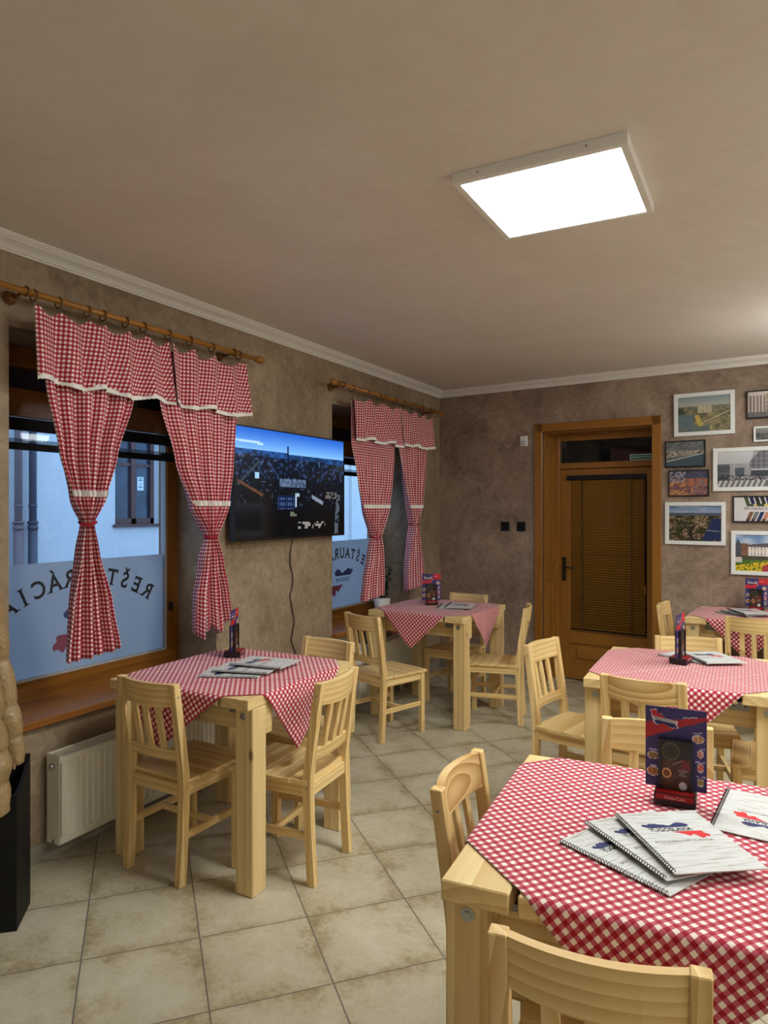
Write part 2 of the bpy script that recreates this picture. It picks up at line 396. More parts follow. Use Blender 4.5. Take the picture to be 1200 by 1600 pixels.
# ceiling light panels
LIGHT = flat('led_diffuser', (1, 1, 1, 1), .5); b = LIGHT.node_tree.nodes['Principled BSDF']
b.inputs['Emission Color'].default_value = (.97, 1.0, .96, 1); b.inputs['Emission Strength'].default_value = LAMP
def ceiling_light(x, y, label):
    t = thing('ceiling_light', label, 'ceiling light', (x, y, ZC), 0, 'square LED ceiling panels')
    a, c, z0 = .297, .272, -.037
    m = MB()
    m.box(-a, a, -a, -c, z0, 0, .001).box(-a, a, c, a, z0, 0, .001).box(-a, -c, -c, c, z0, 0, .001).box(c, a, -c, c, z0, 0, .001)
    m.build('frame', WHITE, t)
    MB().box(-c, c, -c, c, z0+.004, z0+.009).build('diffuser', LIGHT, t)
    for x_ in (-.2, .17):
        MB().cyl((x_, -a-.001, -.016), (x_, -a+.001, -.016), .004, seg=8).build('screw', GALV, t)
        MB().cyl((-a-.001, x_, -.016), (-a+.001, x_, -.016), .004, seg=8).build('screw', GALV, t)
    return t
ceiling_light(-.673, 2.59, 'square white LED panel glowing on the beige ceiling between the tables')
for x, y in ((1.45, 2.3), (1.3, 4.55)):  # unseen panels added to brighten the room
    ceiling_light(x, y, 'added square LED panel out of view, brightening the rest of the room')
OPAL = flat('opal_glass', (1, 1, 1, 1), .3); b = OPAL.node_tree.nodes['Principled BSDF']
b.inputs['Emission Color'].default_value = (.98, .99, .96, 1); b.inputs['Emission Strength'].default_value = GLOBE
for x, y in ((.62, 5.0), (2.4, 3.6), (2.5, .9), (1.2, -1.6)):  # unseen globes added to lift the light on ceiling and upper walls
    t = thing('fill_globe', 'added opal globe out of view, brightening the ceiling and walls', 'added light', (x, y, ZC), 0, 'added opal globes')
    MB().cyl((0, 0, -.02), (0, 0, 0), .05, seg=16).build('ceiling_rose', WHITE, t)
    MB().cyl((0, 0, -.22), (0, 0, -.02), .006, seg=8).build('stem', WHITE, t)
    MB().ball((0, 0, -.36), .145, seg=24).build('globe', OPAL, t)

# ------------------------------------------------------------------ windows
def arc_letters(mb, s, size, cy, cz, R, half, sx=1.0):
    n = len(s)
    for i, ch in enumerate(s):
        a = half*(2*i/(n-1)-1)                # reads from outside: first letter at +y
        y = cy-R*math.sin(a); z = cz-R+R*math.cos(a)
        M = Matrix.Translation((0, y, z)) @ Matrix(((0, 0, -1, 0), (-1, 0, 0, 0), (0, 1, 0, 0), (0, 0, 0, 1))) @ Matrix.Rotation(-a, 4, 'Z')
        M2 = M @ Matrix.Diagonal((sx, 1, 1, 1)); g = text_bm(ch, size, .0004, 'CENTER', .018)
        x0, x1 = min(v.co.x for v in g.verts), max(v.co.x for v in g.verts); yb = min(v.co.y for v in g.verts); yt = yb+.73*size
        mb.merge(g, M2)
        st = .075*size
        feet = {'R': (x0+st, x1-st*.7), 'E': (x0+st,), 'T': ((x0+x1)/2,), 'A': (x0+st*.6, x1-st*.6), 'Á': (x0+st*.6, x1-st*.6), 'I': ((x0+x1)/2,)}.get(ch, ())
        tops = {'R': (x0+st*.6,), 'E': (x0+st*.6,), 'U': (x0+st, x1-st), 'I': ((x0+x1)/2,)}.get(ch, ())
        for xs, yy in [(q, yb+.02*size) for q in feet]+[(q, yt-.02*size) for q in tops]:
            mb.box(xs-.15*size, xs+.15*size, yy-.022*size, yy+.022*size, -.0004, .0004, M=M2)
        if ch in 'TE':
            for xs in ((x0+.02*size, x1-.02*size) if ch == 'T' else (x1-.02*size,)): mb.box(xs-.022*size, xs+.022*size, yt-.2*size, yt, -.0004, .0004, M=M2)
        if ch == 'E': mb.box(x1-.042*size, x1+.002*size, yb, yb+.2*size, -.0004, .0004, M=M2)
def logo_polys():
    blue = [(-.62, .17), (-.55, .21), (-.47, .18), (-.40, .23), (-.33, .215), (-.27, .225), (-.20, .19), (-.08, .17), (.02, .13), (.10, .16), (.22, .22), (.32, .23), (.42, .20), (.50, .15), (.47, .10), (.40, .075), (-.36, .075), (-.42, .06), (-.50, .09), (-.58, .13)]
    red = [(-.02, -.085), (.62, -.085), (.66, -.12), (.64, -.17), (.70, -.20), (.74, -.25), (.70, -.30), (.62, -.28), (.56, -.32), (.50, -.34), (.44, -.28), (.42, -.22), (.36, -.19), (.32, -.23), (.26, -.25), (.20, -.19), (.10, -.14)]
    return [(p[0], .05+(p[1]-.05)*1.45) for p in blue], [(p[0], -.085+(p[1]+.085)*1.35) for p in red]
def window(num, y0, y1, glass0, logo_cy, text_cy, arc):
    t = thing('window_%d' % num, kind='structure', loc=(0, 0, 0))
    xo, xi = -3.275, -3.203
    ya, yb = y0+.005, y1-.005
    m = MB(); m.box(xo, xi, ya, yb, .6155, .745, .004).box(xo, xi, ya, yb, 2.05, 2.19, .004).box(xo, xi, ya, yb, 2.30, 2.398, .004)
    m.build('frame_rail', WIN_Y, t)
    m = MB(); m.box(xo, xi, yb-.09, yb, .745, 2.05, .003).box(xo, xi, ya, ya+.09, .745, 2.05, .003).box(xo, xi, yb-.09, yb, 2.19, 2.30).box(xo, xi, ya, ya+.09, 2.19, 2.30)
    m.build('frame_stile', WIN_Z, t)
    ga, gb = ya+.09, yb-.09
    m = MB(); g = .012
    m.box(-3.245, -3.208, ga, gb, .745, .757).box(-3.245, -3.208, gb-g, gb, .757, 2.05).box(-3.245, -3.208, ga, ga+g, .757, 2.05)
    m.build('glazing_bead', flat('bead_%d' % num, srgb(168, 172, 176), .4), t)
    MB().box(-3.232, -3.228, ga, gb, .757, 2.05).box(-3.232, -3.228, ga, gb, 2.19, 2.30).build('glass_pane', GLASS, t)
    MB().box(-3.2272, -3.2262, ga+.012, gb-.012, .757, 1.325).build('frosted_film', FILM, t)
    m = MB(); arc_letters(m, 'REŠTAURÁCIA', *arc)
    o = m.build('lettering', INK, t); o.location.x = -3.2255
    blue, red = logo_polys()
    # local x of the logo runs towards -y when read from the street
    M = Matrix.Translation((-3.2255, logo_cy, .985)) @ Matrix(((0, 0, -1, 0), (-1, 0, 0, 0), (0, 1, 0, 0), (0, 0, 0, 1)))
    k = .27
    MB().poly([(p[0]*k, p[1]*k+.012) for p in blue], 0, .0006, M).build('map_emblem', FADEB, t)
    MB().poly([(p[0]*k, p[1]*k-.02) for p in red], 0, .0006, M).build('map_emblem', FADER, t)
    m = MB(); add_text(m, 'YUGOSLAVIA', .048, M, 0, .8, bold=.01)
    m.build('lettering', FADEB, t)
    MB().box(-3.349, -3.29, ya, yb, 2.12, 2.398, .003).build('shutter_box', flat('shutter_%d' % num, srgb(58, 50, 62), .5), t)
    # blind gathered at the top of the sash
    m = MB(); m.box(-3.203, -3.168, ya+.05, yb-.05, 1.982, 2.04, .004); m.box(-3.2, -3.172, ya+.06, yb-.06, 1.887, 1.922, .003)
    for k2 in range(3): m.box(-3.2, -3.176, ya+.06, yb-.06, 1.926+.006*k2, 1.9275+.006*k2)
    for yy in (ya+.14, yb-.14): m.cyl((-3.187, yy, 1.9), (-3.187, yy, 1.99), .0018, seg=6); m.box(-3.194, -3.178, yy-.014, yy+.014, 1.908, 1.93)
    m.build('blind', BLACKM, t)
    MB().box(-3.203, -3.19, yb-.08, yb-.05, .98, 1.03, .003).build('latch', BLACK, t)
    s = MB(); s.box(-3.205, -2.862, y0+.002, y1-.002, .615, .65, .005).build('sill_board', SILL, t)
    return t
window(1, W1[0], W1[1], 2.016, 2.575, 2.575, (.125, 2.572, 1.232, .85, .54, .9))
window(2, W2[0], W2[1], 4.62, 5.215, 5.2, (.125, 5.20, 1.212, .85, .54, .9))

# ------------------------------------------------------------------ street outside
STUCCO = plaster('facade_stucco', srgb(206, 208, 212), srgb(214, 216, 219), srgb(222, 223, 226), scale=2.0, bump=.15)
tag(MB().box(-12, -3.36, -12, 30, -.3, -.2).build('ground_outside', flat('paving', srgb(118, 120, 126), .7, noise=.12, nscale=6)), kind='structure')
ob = thing('opposite_building', 'pale building across the street with a brown framed window seen through the glass', 'building', (-8, 7, -.2))
m = MB()
m.box(-.4, 0, -18, -.12, 0, 6.0).box(-.4, 0, .74, 22, 0, 6.0).box(-.4, 0, -.12, .74, 0, 1.58).box(-.4, 0, -.12, .74, 3.05, 6.0)
m.box(0, .06, 6.2, 6.75, 0, 6.0)
m.build('facade_wall', STUCCO, ob)
BRW = flat('brown_frame', srgb(84, 52, 50), .5)
m = MB(); m.box(-.16, -.08, -.12, -.05, 1.58, 3.05).box(-.16, -.08, .60, .67, 1.58, 3.05).box(-.16, -.08, .24, .33, 1.58, 3.05).box(-.16, -.08, -.12, .67, 1.58, 1.66).box(-.15, -.09, -.05, .60, 2.42, 2.46)
m.build('street_window_frame', BRW, ob)
MB().box(-.13, -.12, -.05, .60, 1.66, 3.05).build('street_window_pane', flat('dark_street_glass', srgb(52, 66, 84), .12, noise=.35, nscale=5), ob)
MB().box(-.08, .05, -.16, .78, 1.54, 1.58, .004).build('street_window_ledge', BRW, ob)
MB().box(-.119, -.115, .38, .50, 2.07, 2.27).build('notice', flat('notice_paper', srgb(222, 238, 246), .6), ob)
m = MB()
for z, w_ in ((2.245, .06), (2.22, .07), (2.165, .025), (2.12, .075)): m.box(-.115, -.114, .44-w_/2, .44+w_/2, z-.006, z+.006)
m.build('notice_print', INK, ob)
def drainpipe(y, r, mat, label):
    t = thing('drainpipe', label, 'drainpipe', (-7.9, y, -.2), 0, 'drainpipes across the street')
    m = MB(); m.cyl((0, 0, 0), (0, 0, 5.8), r, seg=14); m.cyl((0, 0, 0), (0, 0, 1.62), r*1.22, seg=14)
    m.build('pipe', mat, t)
    m = MB()
    for z in (1.62, 1.55, 1.82): m.cyl((0, 0, z), (0, 0, z+.03), r*1.42 if z < 1.7 else r*1.15, seg=14)
    m.build('collar', mat, t)
drainpipe(5.36, .045, flat('pipe_brown', srgb(112, 96, 100), .5), 'brownish drainpipe on the pale house seen through the lettered window')
drainpipe(5.55, .045, flat('pipe_dark', srgb(70, 72, 88), .5), 'darker grey drainpipe beside the brownish one on the pale house')

# ------------------------------------------------------------------ door
dr = thing('door_1', loc=BC, rz=BA, kind='structure')
cw = .075
m = MB(); m.box(D0-cw, D0, -.02, .03, 0, DZ+cw, .004).box(D1, D1+cw, -.02, .03, 0, DZ+cw, .004)
m.build('casing', OAK_Z, dr)
MB().box(D0-cw+.001, D1+cw-.001, -.02, .03, DZ, DZ+cw, .004).build('casing_head', OAK_X, dr)
m = MB(); m.box(D0, D0+.012, .03, .25, 0, DZ).box(D1-.012, D1, .03, .25, 0, DZ)
for x0, x1 in ((D0+.012, D0+.02), (D1-.02, D1-.012)):
    for z0, z1 in ((.12, .95), (1.06, 2.2)):
        m.box(x0, x1, .055, .075, z0, z1).box(x0, x1, .205, .225, z0, z1).box(x0, x1, .055, .225, z0, z0+.02).box(x0, x1, .055, .225, z1-.02, z1)
m.build('jamb_lining', OAK_Z, dr)
MB().box(D0, D1, .03, .25, DZ-.012, DZ).build('jamb_head', OAK_X, dr)
F0, F1 = D0+.062, D1-.062
m = MB(); m.box(D0, F0, .25, .31, 0, DZ, .003).box(F1, D1, .25, .31, 0, DZ, .003); m.build('frame_post', OAK_Z, dr)
m = MB(); m.box(F0, F1, .25, .31, 2.236, DZ, .003).box(F0, F1, .25, .31, 1.975, 2.03, .003); m.build('frame_rail', OAK_X, dr)
DGL = flat('dark_glass', srgb(18, 20, 24), .03, spec=.6)
MB().box(F0, F1, .285, .289, 2.03, 2.236).build('transom_pane', DGL, dr)
L0, L1 = F0+.003, F1-.003
leaf = thing('door_leaf'); leaf.parent = dr
m = MB(); m.box(L0, 1.272, .252, .297, .012, 1.968, .003).box(1.968, L1, .252, .297, .012, 1.968, .003); m.build('stile', OAK_Z, leaf)
m = MB(); m.box(1.272, 1.968, .252, .297, 1.90, 1.968, .002).box(1.272, 1.968, .252, .297, .345, .455, .002).box(1.272, 1.968, .252, .297, .012, .165, .002)
m.box(1.272, 1.968, .27, .29, .165, .345); m.box(1.33, 1.91, .258, .28, .20, .31, .008); m.build('rail', OAK_X, leaf)
MB().box(1.272, 1.968, .28, .284, .455, 1.90).build('door_pane', DGL, leaf)
BL = flat('bronze_slats', srgb(150, 106, 42), .35)
MB().box(1.245, 1.970, .222, .25, 1.865, 1.91, .006, seg=2).build('blind_headrail', BLACK, leaf)
m = MB()
for k in range(60):
    z = 1.852-.0230*k
    t = bmesh.new(); bmesh.ops.create_cube(t, size=1)
    m.merge(t, Matrix.Translation((1.617, .256, z)) @ Matrix.Rotation(math.radians(-52), 4, 'X') @ Matrix.Diagonal((.676, .0245, .0010, 1)))
m.build('blind_slats', BL, leaf)
m = MB(); m.box(1.281, 1.953, .248, .264, .458, .472, .002).box(1.279, 1.956, .249, .262, 1.178, 1.186); m.build('blind_rail', ROD_DARK, leaf)
m = MB()
for x in (1.39, 1.84): m.box(x-.006, x+.006, .2455, .2465, .47, 1.87)
m.build('ladder_tape', flat('tape', srgb(66, 42, 16), .8), leaf)
MB().tube([(1.948, .236, 1.87), (1.952, .236, 1.5), (1.957, .238, .92)], .0035, 6).build('blind_wand', BLACKM, leaf)
MB().cyl((1.957, .238, .92), (1.958, .238, .85), .007, .011, 8).build('wand_tassel', ROD, leaf)
m = MB(); m.box(1.200, 1.233, .238, .252, .925, 1.15, .012, seg=3); m.build('handle_plate', BLACK, leaf)
m = MB(); m.cyl((1.216, .24, 1.055), (1.216, .2, 1.055), .009, seg=10).tube([(1.216, .203, 1.055), (1.25, .2, 1.055), (1.325, .205, 1.05)], [.009, .008, .007], 8); m.build('handle', BLACK, leaf)
m = MB(); m.box(1.815, 2.018, .279, .284, 2.033, 2.086).build('exit_sign', [flat('sign_white', srgb(206, 232, 220), .5)], dr)
m = MB(); m.box(1.822, 2.011, .2775, .279, 2.040, 2.079); m.build('sign_field', flat('sign_green', srgb(20, 110, 84), .5), dr)
m = MB(); add_text(m, 'ÚNIKOVÝ VÝCHOD', .0235, Matrix.Translation((1.917, .2772, 2.059)) @ Matrix.Rotation(PI/2, 4, 'X'), 0, .95); m.build('lettering', flat('sign_text', srgb(226, 248, 238), .5), dr)

# ------------------------------------------------------------------ small fittings on the back wall
t = on_back('motion_sensor', 'small white alarm sensor high on the plaster beside the door', 'sensor', .922, 2.234)
MB().box(-.036, .036, -.03, 0, -.048, .048, .008, seg=2).build('housing', WHITE, t)
MB().box(-.03, .03, -.036, -.028, -.04, .002, .006, seg=2).build('lens', flat('sensor_lens', srgb(190, 196, 196), .3), t)
for s, l in ((.729, 'black square switch plate, the one away from the door casing'), (.892, 'black square switch plate, the one close to the door casing')):
    t = on_back('light_switch', l, 'switch', s, 1.433, 'black switch plates')
    MB().box(-.045, .045, -.009, 0, -.045, .045, .004, seg=2).build('plate', BLACK, t)
    MB().box(-.03, .03, -.013, -.008, -.03, .03, .003).build('rocker', BLACKM, t)
for s, l in ((.635, 'round cover plastered over on the wall, nearer the room corner'), (.757, 'round cover plastered over on the wall, nearer the white sensor')):
    t = on_back('junction_cover', l, 'wall cover', s, 2.22, 'plastered round covers')
    MB().cyl((0, 0, 0), (0, -.006, 0), .05, .046, 28).build('cover', WALLB, t)

# ------------------------------------------------------------------ painted prints (flat artwork)
def vnoise(seed):
    r = random.Random(seed); T = [[r.random() for _ in range(64)] for _ in range(64)]
    def f(x, y):
        xi, yi = math.floor(x), math.floor(y); a, c = x-xi, y-yi; a = a*a*(3-2*a); c = c*c*(3-2*c)
        g = lambda i, j: T[(yi+j) % 64][(xi+i) % 64]
        return (g(0, 0)*(1-a)+g(1, 0)*a)*(1-c)+(g(0, 1)*(1-a)+g(1, 1)*a)*c
    return f
def mixc(a, b, t): return tuple(a[i]+(b[i]-a[i])*max(0, min(1, t)) for i in range(3))
def print_mesh(name, w, h, nx, ny, fn, mat, parent, y):
    """picture plane in local XZ facing -y; fn(u, v) gives an sRGB colour, v from the top"""
    me = bpy.data.meshes.new(name); vs_ = []; fs = []
    for j in range(ny+1):
        for i in range(nx+1): vs_.append((-w/2+w*i/nx, y, h/2-h*j/ny))
    for j in range(ny):
        for i in range(nx): a = j*(nx+1)+i; fs.append((a, a+nx+1, a+nx+2, a+1))
    me.from_pydata(vs_, [], fs); me.update()
    ca = me.color_attributes.new('Col', 'FLOAT_COLOR', 'CORNER'); buf = []
    for j in range(ny):
        for i in range(nx):
            c = srgb(*[max(0, min(255, q)) for q in fn((i+.5)/nx, (j+.5)/ny)]); buf += list(c)*4
    ca.data.foreach_set('color', buf)
    me.materials.append(mat); o = bpy.data.objects.new(name, me); COL.objects.link(o); o.parent = parent
    return o
n1, n2, n3 = vnoise(1), vnoise(2), vnoise(3)
def fbm(x, y): return .5*n1(x, y)+.28*n2(x*2.3+4, y*2.3)+.22*n3(x*5.1, y*5.1+8)
def p_river(u, v):
    n = n1(u*26, v*20); k = n2(u*50, v*40)
    if v < .26+.03*n: c = mixc((132, 152, 160), (176, 180, 170), v*3.6)
    elif v < .40: c = mixc((92, 100, 92), (160, 152, 124), fbm(u*9, v*9)*1.2-.1)
    else: c = mixc((84, 86, 74), (186, 170, 124), fbm(u*8+3, v*8)*1.5-.3+.3*(k-.5))
    if .38 < u < .66 and .22+.05*(u > .5) < v < .48: c = mixc((206, 198, 172), (150, 146, 128), (int(u*40) % 2)*.6+.3*n)
    if u < .12 and v > .3: c = (62+30*n, 70+30*n, 60+20*n)
    if v > .52 and abs(u-(.36+.25*(v-.52))) < .05: c = mixc((214, 190, 96), (186, 160, 90), k)
    if v > .5 and u < .34-.2*(v-.5)*(v < .8): c = mixc((112, 132, 138), (86, 108, 116), k)
    if v > .86-.05*u and u < .62: c = mixc((86, 104, 108), (120, 128, 120), k)
    if abs((v-.62)-(.7-u)*.6) < .012 and u > .45: c = (206, 196, 160)
    return c
def p_lake(u, v):
    n = n1(u*18+5, v*24); k = n2(u*44, v*30)
    c = mixc((78, 84, 88), (132, 138, 140), n*.8+.2*k)
    if .36 < v < .62-.1*u: c = mixc((112, 108, 102), (196, 190, 178), k) if n > .35 else (74, 80, 80)
    ln = .80-.30*u
    if v > ln: c = mixc((58, 78, 92), (84, 104, 116), k*.6)
    if abs(v-ln) < .018: c = (186, 190, 186)
    return c
def p_dusk(u, v):
    n = n1(u*30+9, v*24); k = n3(u*60, v*46)
    if v < .3: c = mixc((64, 70, 100), (92, 88, 112), n)
    else: c = mixc((92, 74, 88), (158, 106, 96), n)
    if .32 < v < .62 and .36 < u and int(u*14) % 3: c = mixc((150, 92, 78), (196, 132, 96), k)
    cl = fbm(u*6, v*7)
    if v > .40 and cl > .46: c = mixc((150, 96, 74), (232, 178, 92), k) if u < .62 else mixc((96, 80, 96), (176, 140, 128), k)
    if v < .46 and u < .42 and n > .45: c = (150, 146, 160)
    return c
def p_town(u, v):
    n = n1(u*46, v*40); k = n3(u*62+3, v*58); cl = fbm(u*5+2, v*7)
    if v < .2: return mixc(mixc((84, 112, 160), (146, 168, 196), v*5), (190, 198, 210), max(0, fbm(u*4, v*12)-.35)*1.6)
    if v < .27: return mixc((70, 84, 110), (92, 100, 112), n)
    if u > .84-.3*(v-.3) and .36 < v < .98: return (34, 50, 92) if abs(v-.70-.12*(u-.8)) > .012 else (140, 142, 146)
    d = (v-.27)/.73
    c = mixc((96, 92, 72), (52, 50, 40), d)
    if cl > .40: c = mixc(c, mixc((196, 164, 120), (150, 84, 58), d), max(0, k-.3)*1.5)
    if cl > .42 and k > .70: c = mixc((214, 196, 166), (180, 158, 134), n)
    if cl < .36: c = mixc((44, 52, 34), (64, 70, 44), n)
    if k < .22: c = (34, 32, 32)
    if v > .55 and abs(u-.52-.1*math.sin(v*6)) < .03: c = (40, 42, 36)
    return c
def p_sepia(u, v):
    n = n1(u*30+2, v*30); k = n2(u*60, v*60)
    c = mixc((150, 140, 134), (190, 176, 160), n)
    if v < .2: c = (196, 184, 178)
    if u < .4 and v > .16: c = mixc((188, 172, 160), (92, 90, 92), (int(u*26) % 2)*.8)
    elif v > .4: c = mixc((88, 86, 84), (176, 160, 144), k)
    if .4 < u and .1 < v < .36: c = mixc((176, 160, 110), (110, 100, 90), n)
    if v > .8: c = mixc((120, 120, 120), (84, 82, 84), k)
    return c
def p_dark(u, v):
    n = n1(u*24, v*18)
    return mixc((120, 122, 120), (92, 92, 88), v*2) if v < .42 else mixc((34, 36, 36), (110, 110, 106), n if n > .5 else n*.4)
def p_street(u, v):
    n = n1(u*34, v*30); k = n2(u*64, v*60)
    c = mixc((146, 148, 156), (176, 178, 184), n)
    if v < .34 and u < .5+.2*(.34-v): c = mixc((206, 208, 212), (176, 180, 188), v*2)
    if u > .5+.5*(v < .3)*(.3-v) and v < .62: c = mixc((92, 94, 106), (132, 132, 142), .5*(int(u*26) % 2)+.4*(int(v*16) % 2))
    if v > .36 and u < .2: c = mixc((106, 110, 120), (70, 72, 80), n)
    if .34 < v < .82 and abs(u-(.34+.5*(v-.34))) < .05+.1*(v-.3): c = mixc((170, 170, 176), (140, 140, 146), k)
    if .5 < v < .7 and .52 < u < .84 and v > .44+.2*(u-.5): c = (64, 72, 80) if v > .54 else (196, 196, 200)
    if .46 < v < .7 and .28 < u < .42: c = (82, 94, 104)
    if .66 < v < .82 and k > .5: c = (56, 56, 62)
    if v > .82: c = (196, 196, 198) if (int((u+.25*(v-.8))*24) % 2 and u < .75) else (112, 112, 118)
    return c
def p_socks(u, v):
    c = (214, 212, 216)
    cols1 = [(70, 88, 52), (34, 46, 92), (30, 40, 36), (44, 48, 48), (40, 60, 100), (176, 110, 60), (90, 120, 80), (60, 60, 90)]
    cols2 = [(122, 92, 66), (112, 118, 118), (44, 56, 104), (196, 130, 104), (48, 60, 66), (50, 70, 110), (150, 60, 60), (90, 90, 90)]
    if v < .38:
        q = (u-.2-.16*v)*9.2; i = int(math.floor(q))
        if 0 <= i < 8 and q-i < .74: c = cols1[i]
        if .29 < v and 0 <= i < 8 and q-i > .3: c = (206, 190, 110) if i % 2 else (70, 84, 60)
    elif v > .62:
        q = (u-.32+.22*(v-.62))*9.2; i = int(math.floor(q))
        if 0 <= i < 8 and q-i < .76: c = cols2[i]
        if v > .9 and 0 <= i < 8 and q-i < .5: c = (70, 60, 60)
    return c
def p_palace(u, v):
    n = n1(u*40, v*36); k = n3(u*64, v*60)
    c = mixc((112, 146, 196), (190, 204, 222), n2(u*5+1, v*6)*1.3-.2)
    if .24 < v < .66 and u < .22: c = mixc((150, 104, 84), (92, 74, 70), n)
    if u < .10 and v > .12+abs(u-.05)*3 and v < .66: c = (78, 82, 94)
    if .22 < u < .72:
        top = .22+abs(u-.52)*.16
        if top < v < .33: c = (96, 90, 96)
        elif .33 <= v < .62: c = mixc((236, 228, 222), (150, 144, 150), (int(u*34) % 2)*.35+(1 if (int(v*18) % 3 == 0 and int(u*34) % 2) else 0)*.5)
    if .72 < u < .9 and .36 < v < .64: c = mixc((150, 116, 100), (100, 84, 80), n)
    if .58 < v < .68: c = mixc((52, 62, 40), (110, 100, 90), k*.7)
    if v >= .68:
        c = mixc((96, 126, 56), (66, 98, 44), n)
        if v > .86-.28*u: c = (222, 196, 44) if k > .38 else (70, 90, 40)
        if u > .46 and v > 1.28-.85*u*1.05: c = mixc((142, 38, 52), (196, 84, 92), k)
    if .62 < v < .76 and u < .12: c = (206, 200, 196)
    return c
def picture(s0, s1, z0, z1, frame, border, mat_frame, fn, label, res=(112, 76), tilt=0.0):
    t = on_back('framed_picture', label, 'picture', (s0+s1)/2, (z0+z1)/2, 'framed pictures on the back wall', off=.0)
    w_, h_ = s1-s0, z1-z0
    m = MB(); m.box(-w_/2, w_/2, -.02, 0, h_/2-frame, h_/2, .002).box(-w_/2, w_/2, -.02, 0, -h_/2, -h_/2+frame, .002)
    m.box(-w_/2, -w_/2+frame, -.02, 0, -h_/2+frame, h_/2-frame, .002).box(w_/2-frame, w_/2, -.02, 0, -h_/2+frame, h_/2-frame, .002)
    m.build('frame', mat_frame, t)
    MB().box(-w_/2+frame, w_/2-frame, -.011, -.001, -h_/2+frame, h_/2-frame).build('backing', WHITE, t)
    if tilt: t.rotation_euler = (math.radians(tilt), 0, BA); t.location += Vector((math.sin(BA), -math.cos(BA), 0))*(.5*h_*math.sin(math.radians(tilt))+.001)
    print_mesh('print', w_-2*frame-2*border, h_-2*frame-2*border, res[0], res[1], fn, PRINT, t, -.0125)
    return t
WF, BF = flat('white_frame', srgb(226, 230, 230), .4), flat('black_frame', srgb(20, 20, 22), .4)
picture(2.258, 2.713, 2.195, 2.541, .032, 0, WF, p_river, 'white framed vintage river view, highest picture above the door casing corner', tilt=2.6)
picture(2.187, 2.497, 1.941, 2.159, .010, 0, BF, p_lake, 'black framed grey mountain and teal water print, above the dusk town print')
picture(2.213, 2.524, 1.702, 1.917, .010, 0, BF, p_dusk, 'black framed orange and violet dusk town print, below the mountain print')
picture(2.186, 2.645, 1.307, 1.655, .031, 0, WF, p_town, 'white framed colour aerial town view with blue sky, lowest beside the door')
picture(2.795, 3.13, 2.302, 2.518, .010, 0, BF, p_sepia, 'black framed pale street print beside the white framed river view', tilt=2.6)
picture(2.844, 3.05, 2.120, 2.238, .014, 0, WF, p_dark, 'small white framed dark landscape below the pale street print')
picture(2.553, 3.08, 1.740, 2.083, .032, 0, WF, p_street, 'large white framed black and white city street with zebra crossing')
tp = picture(2.697, 3.06, 1.494, 1.701, .010, 0, BF, p_socks, 'black framed white poster with rows of coloured socks and lettering', (110, 60))
m = MB(); add_text(m, 'SM HAAS NA PLES', .034, Matrix.Translation((-.102, -.0127, .004)) @ Matrix.Rotation(PI/2, 4, 'X'), 0, 1.0, align='LEFT'); m.build('lettering', INK, tp)
picture(2.685, 3.15, 1.083, 1.427, .031, 0, WF, p_palace, 'white framed palace with yellow and red flower beds, lowest picture')

# ------------------------------------------------------------------ television
def p_tv(u, v):
    n = n1(u*50, v*34); k = n3(u*64, v*50)
    if v < .19+.02*u:
        c = mixc((30, 92, 196), (120, 176, 240), v*5.2)
        if abs(v-.12-.05*u) < .008+.01*n and u < .22: c = (170, 205, 245)
    elif v < .24+.02*u: c = mixc((40, 92, 170), (18, 36, 60), n)
    else:
        d = max(0, (v-.24)/.76)
        c = mixc((16, 24, 40), (3, 5, 8), d*1.2)
        if k > .62 and v < .45: c = mixc((16, 34, 72), (44, 62, 96), n)
        if k > .86 and v < .7: c = mixc((70, 90, 120), (24, 34, 56), d)
        if k < .2 and v > .4: c = (6, 12, 12)
        if n < .2 and v < .6: c = (12, 28, 18)
    if abs(u-.435) < .006+.03*max(0, v-.22)*(v < .3) and .13 < v < .34: c = (16, 24, 58)
    if abs((u-.02)-(.52-v)*.75) < .012 and .3 < v < .52: c = (52, 62, 72)
    if abs(v-(.48+.65*(u-.02))) < .014 and u < .22 and u > .02: c = (92, 58, 44)
    if .15 < u < .19 and .40 < v < .45: c = (150, 190, 220)
    if .36 < u < .60 and .44 < v < .52: c = mixc((40, 54, 84), (104, 120, 146), k)
    if .34 < u < .50 and .60 < v < .74: c = mixc((16, 28, 58), (60, 84, 128), (int(u*90) % 2)*(int(v*40) % 2))
    if abs(u-.505) < .007 and .58 < v < .72: c = (170, 190, 214)
    if .50 < u < .54 and .58 < v < .61: c = (150, 170, 190)
    if .66 < u < .78 and abs(v-(.62+.6*(u-.68))) < .02 and n > .3: c = (120, 130, 146)
    if .80 < u < .92 and .56 < v < .63 and k > .45: c = (96, 92, 92)
    if abs(u-(.94-.06*(v-.6))) < .02 and v > .58 and k > .35: c = (72, 82, 92)
    if .52 < u < .80 and .86 < v < .93 and k > .5: c = (130, 128, 122)
    if .45 < u < .52 and .76 < v < .84 and n > .62: c = (90, 100, 80)
    return c
tv = thing('television', 'wide black television on the wall showing an aerial view of a dark city', 'television', (XW, 3.935, 1.757))
tvr = Matrix.Rotation(math.radians(0), 4, 'Y')
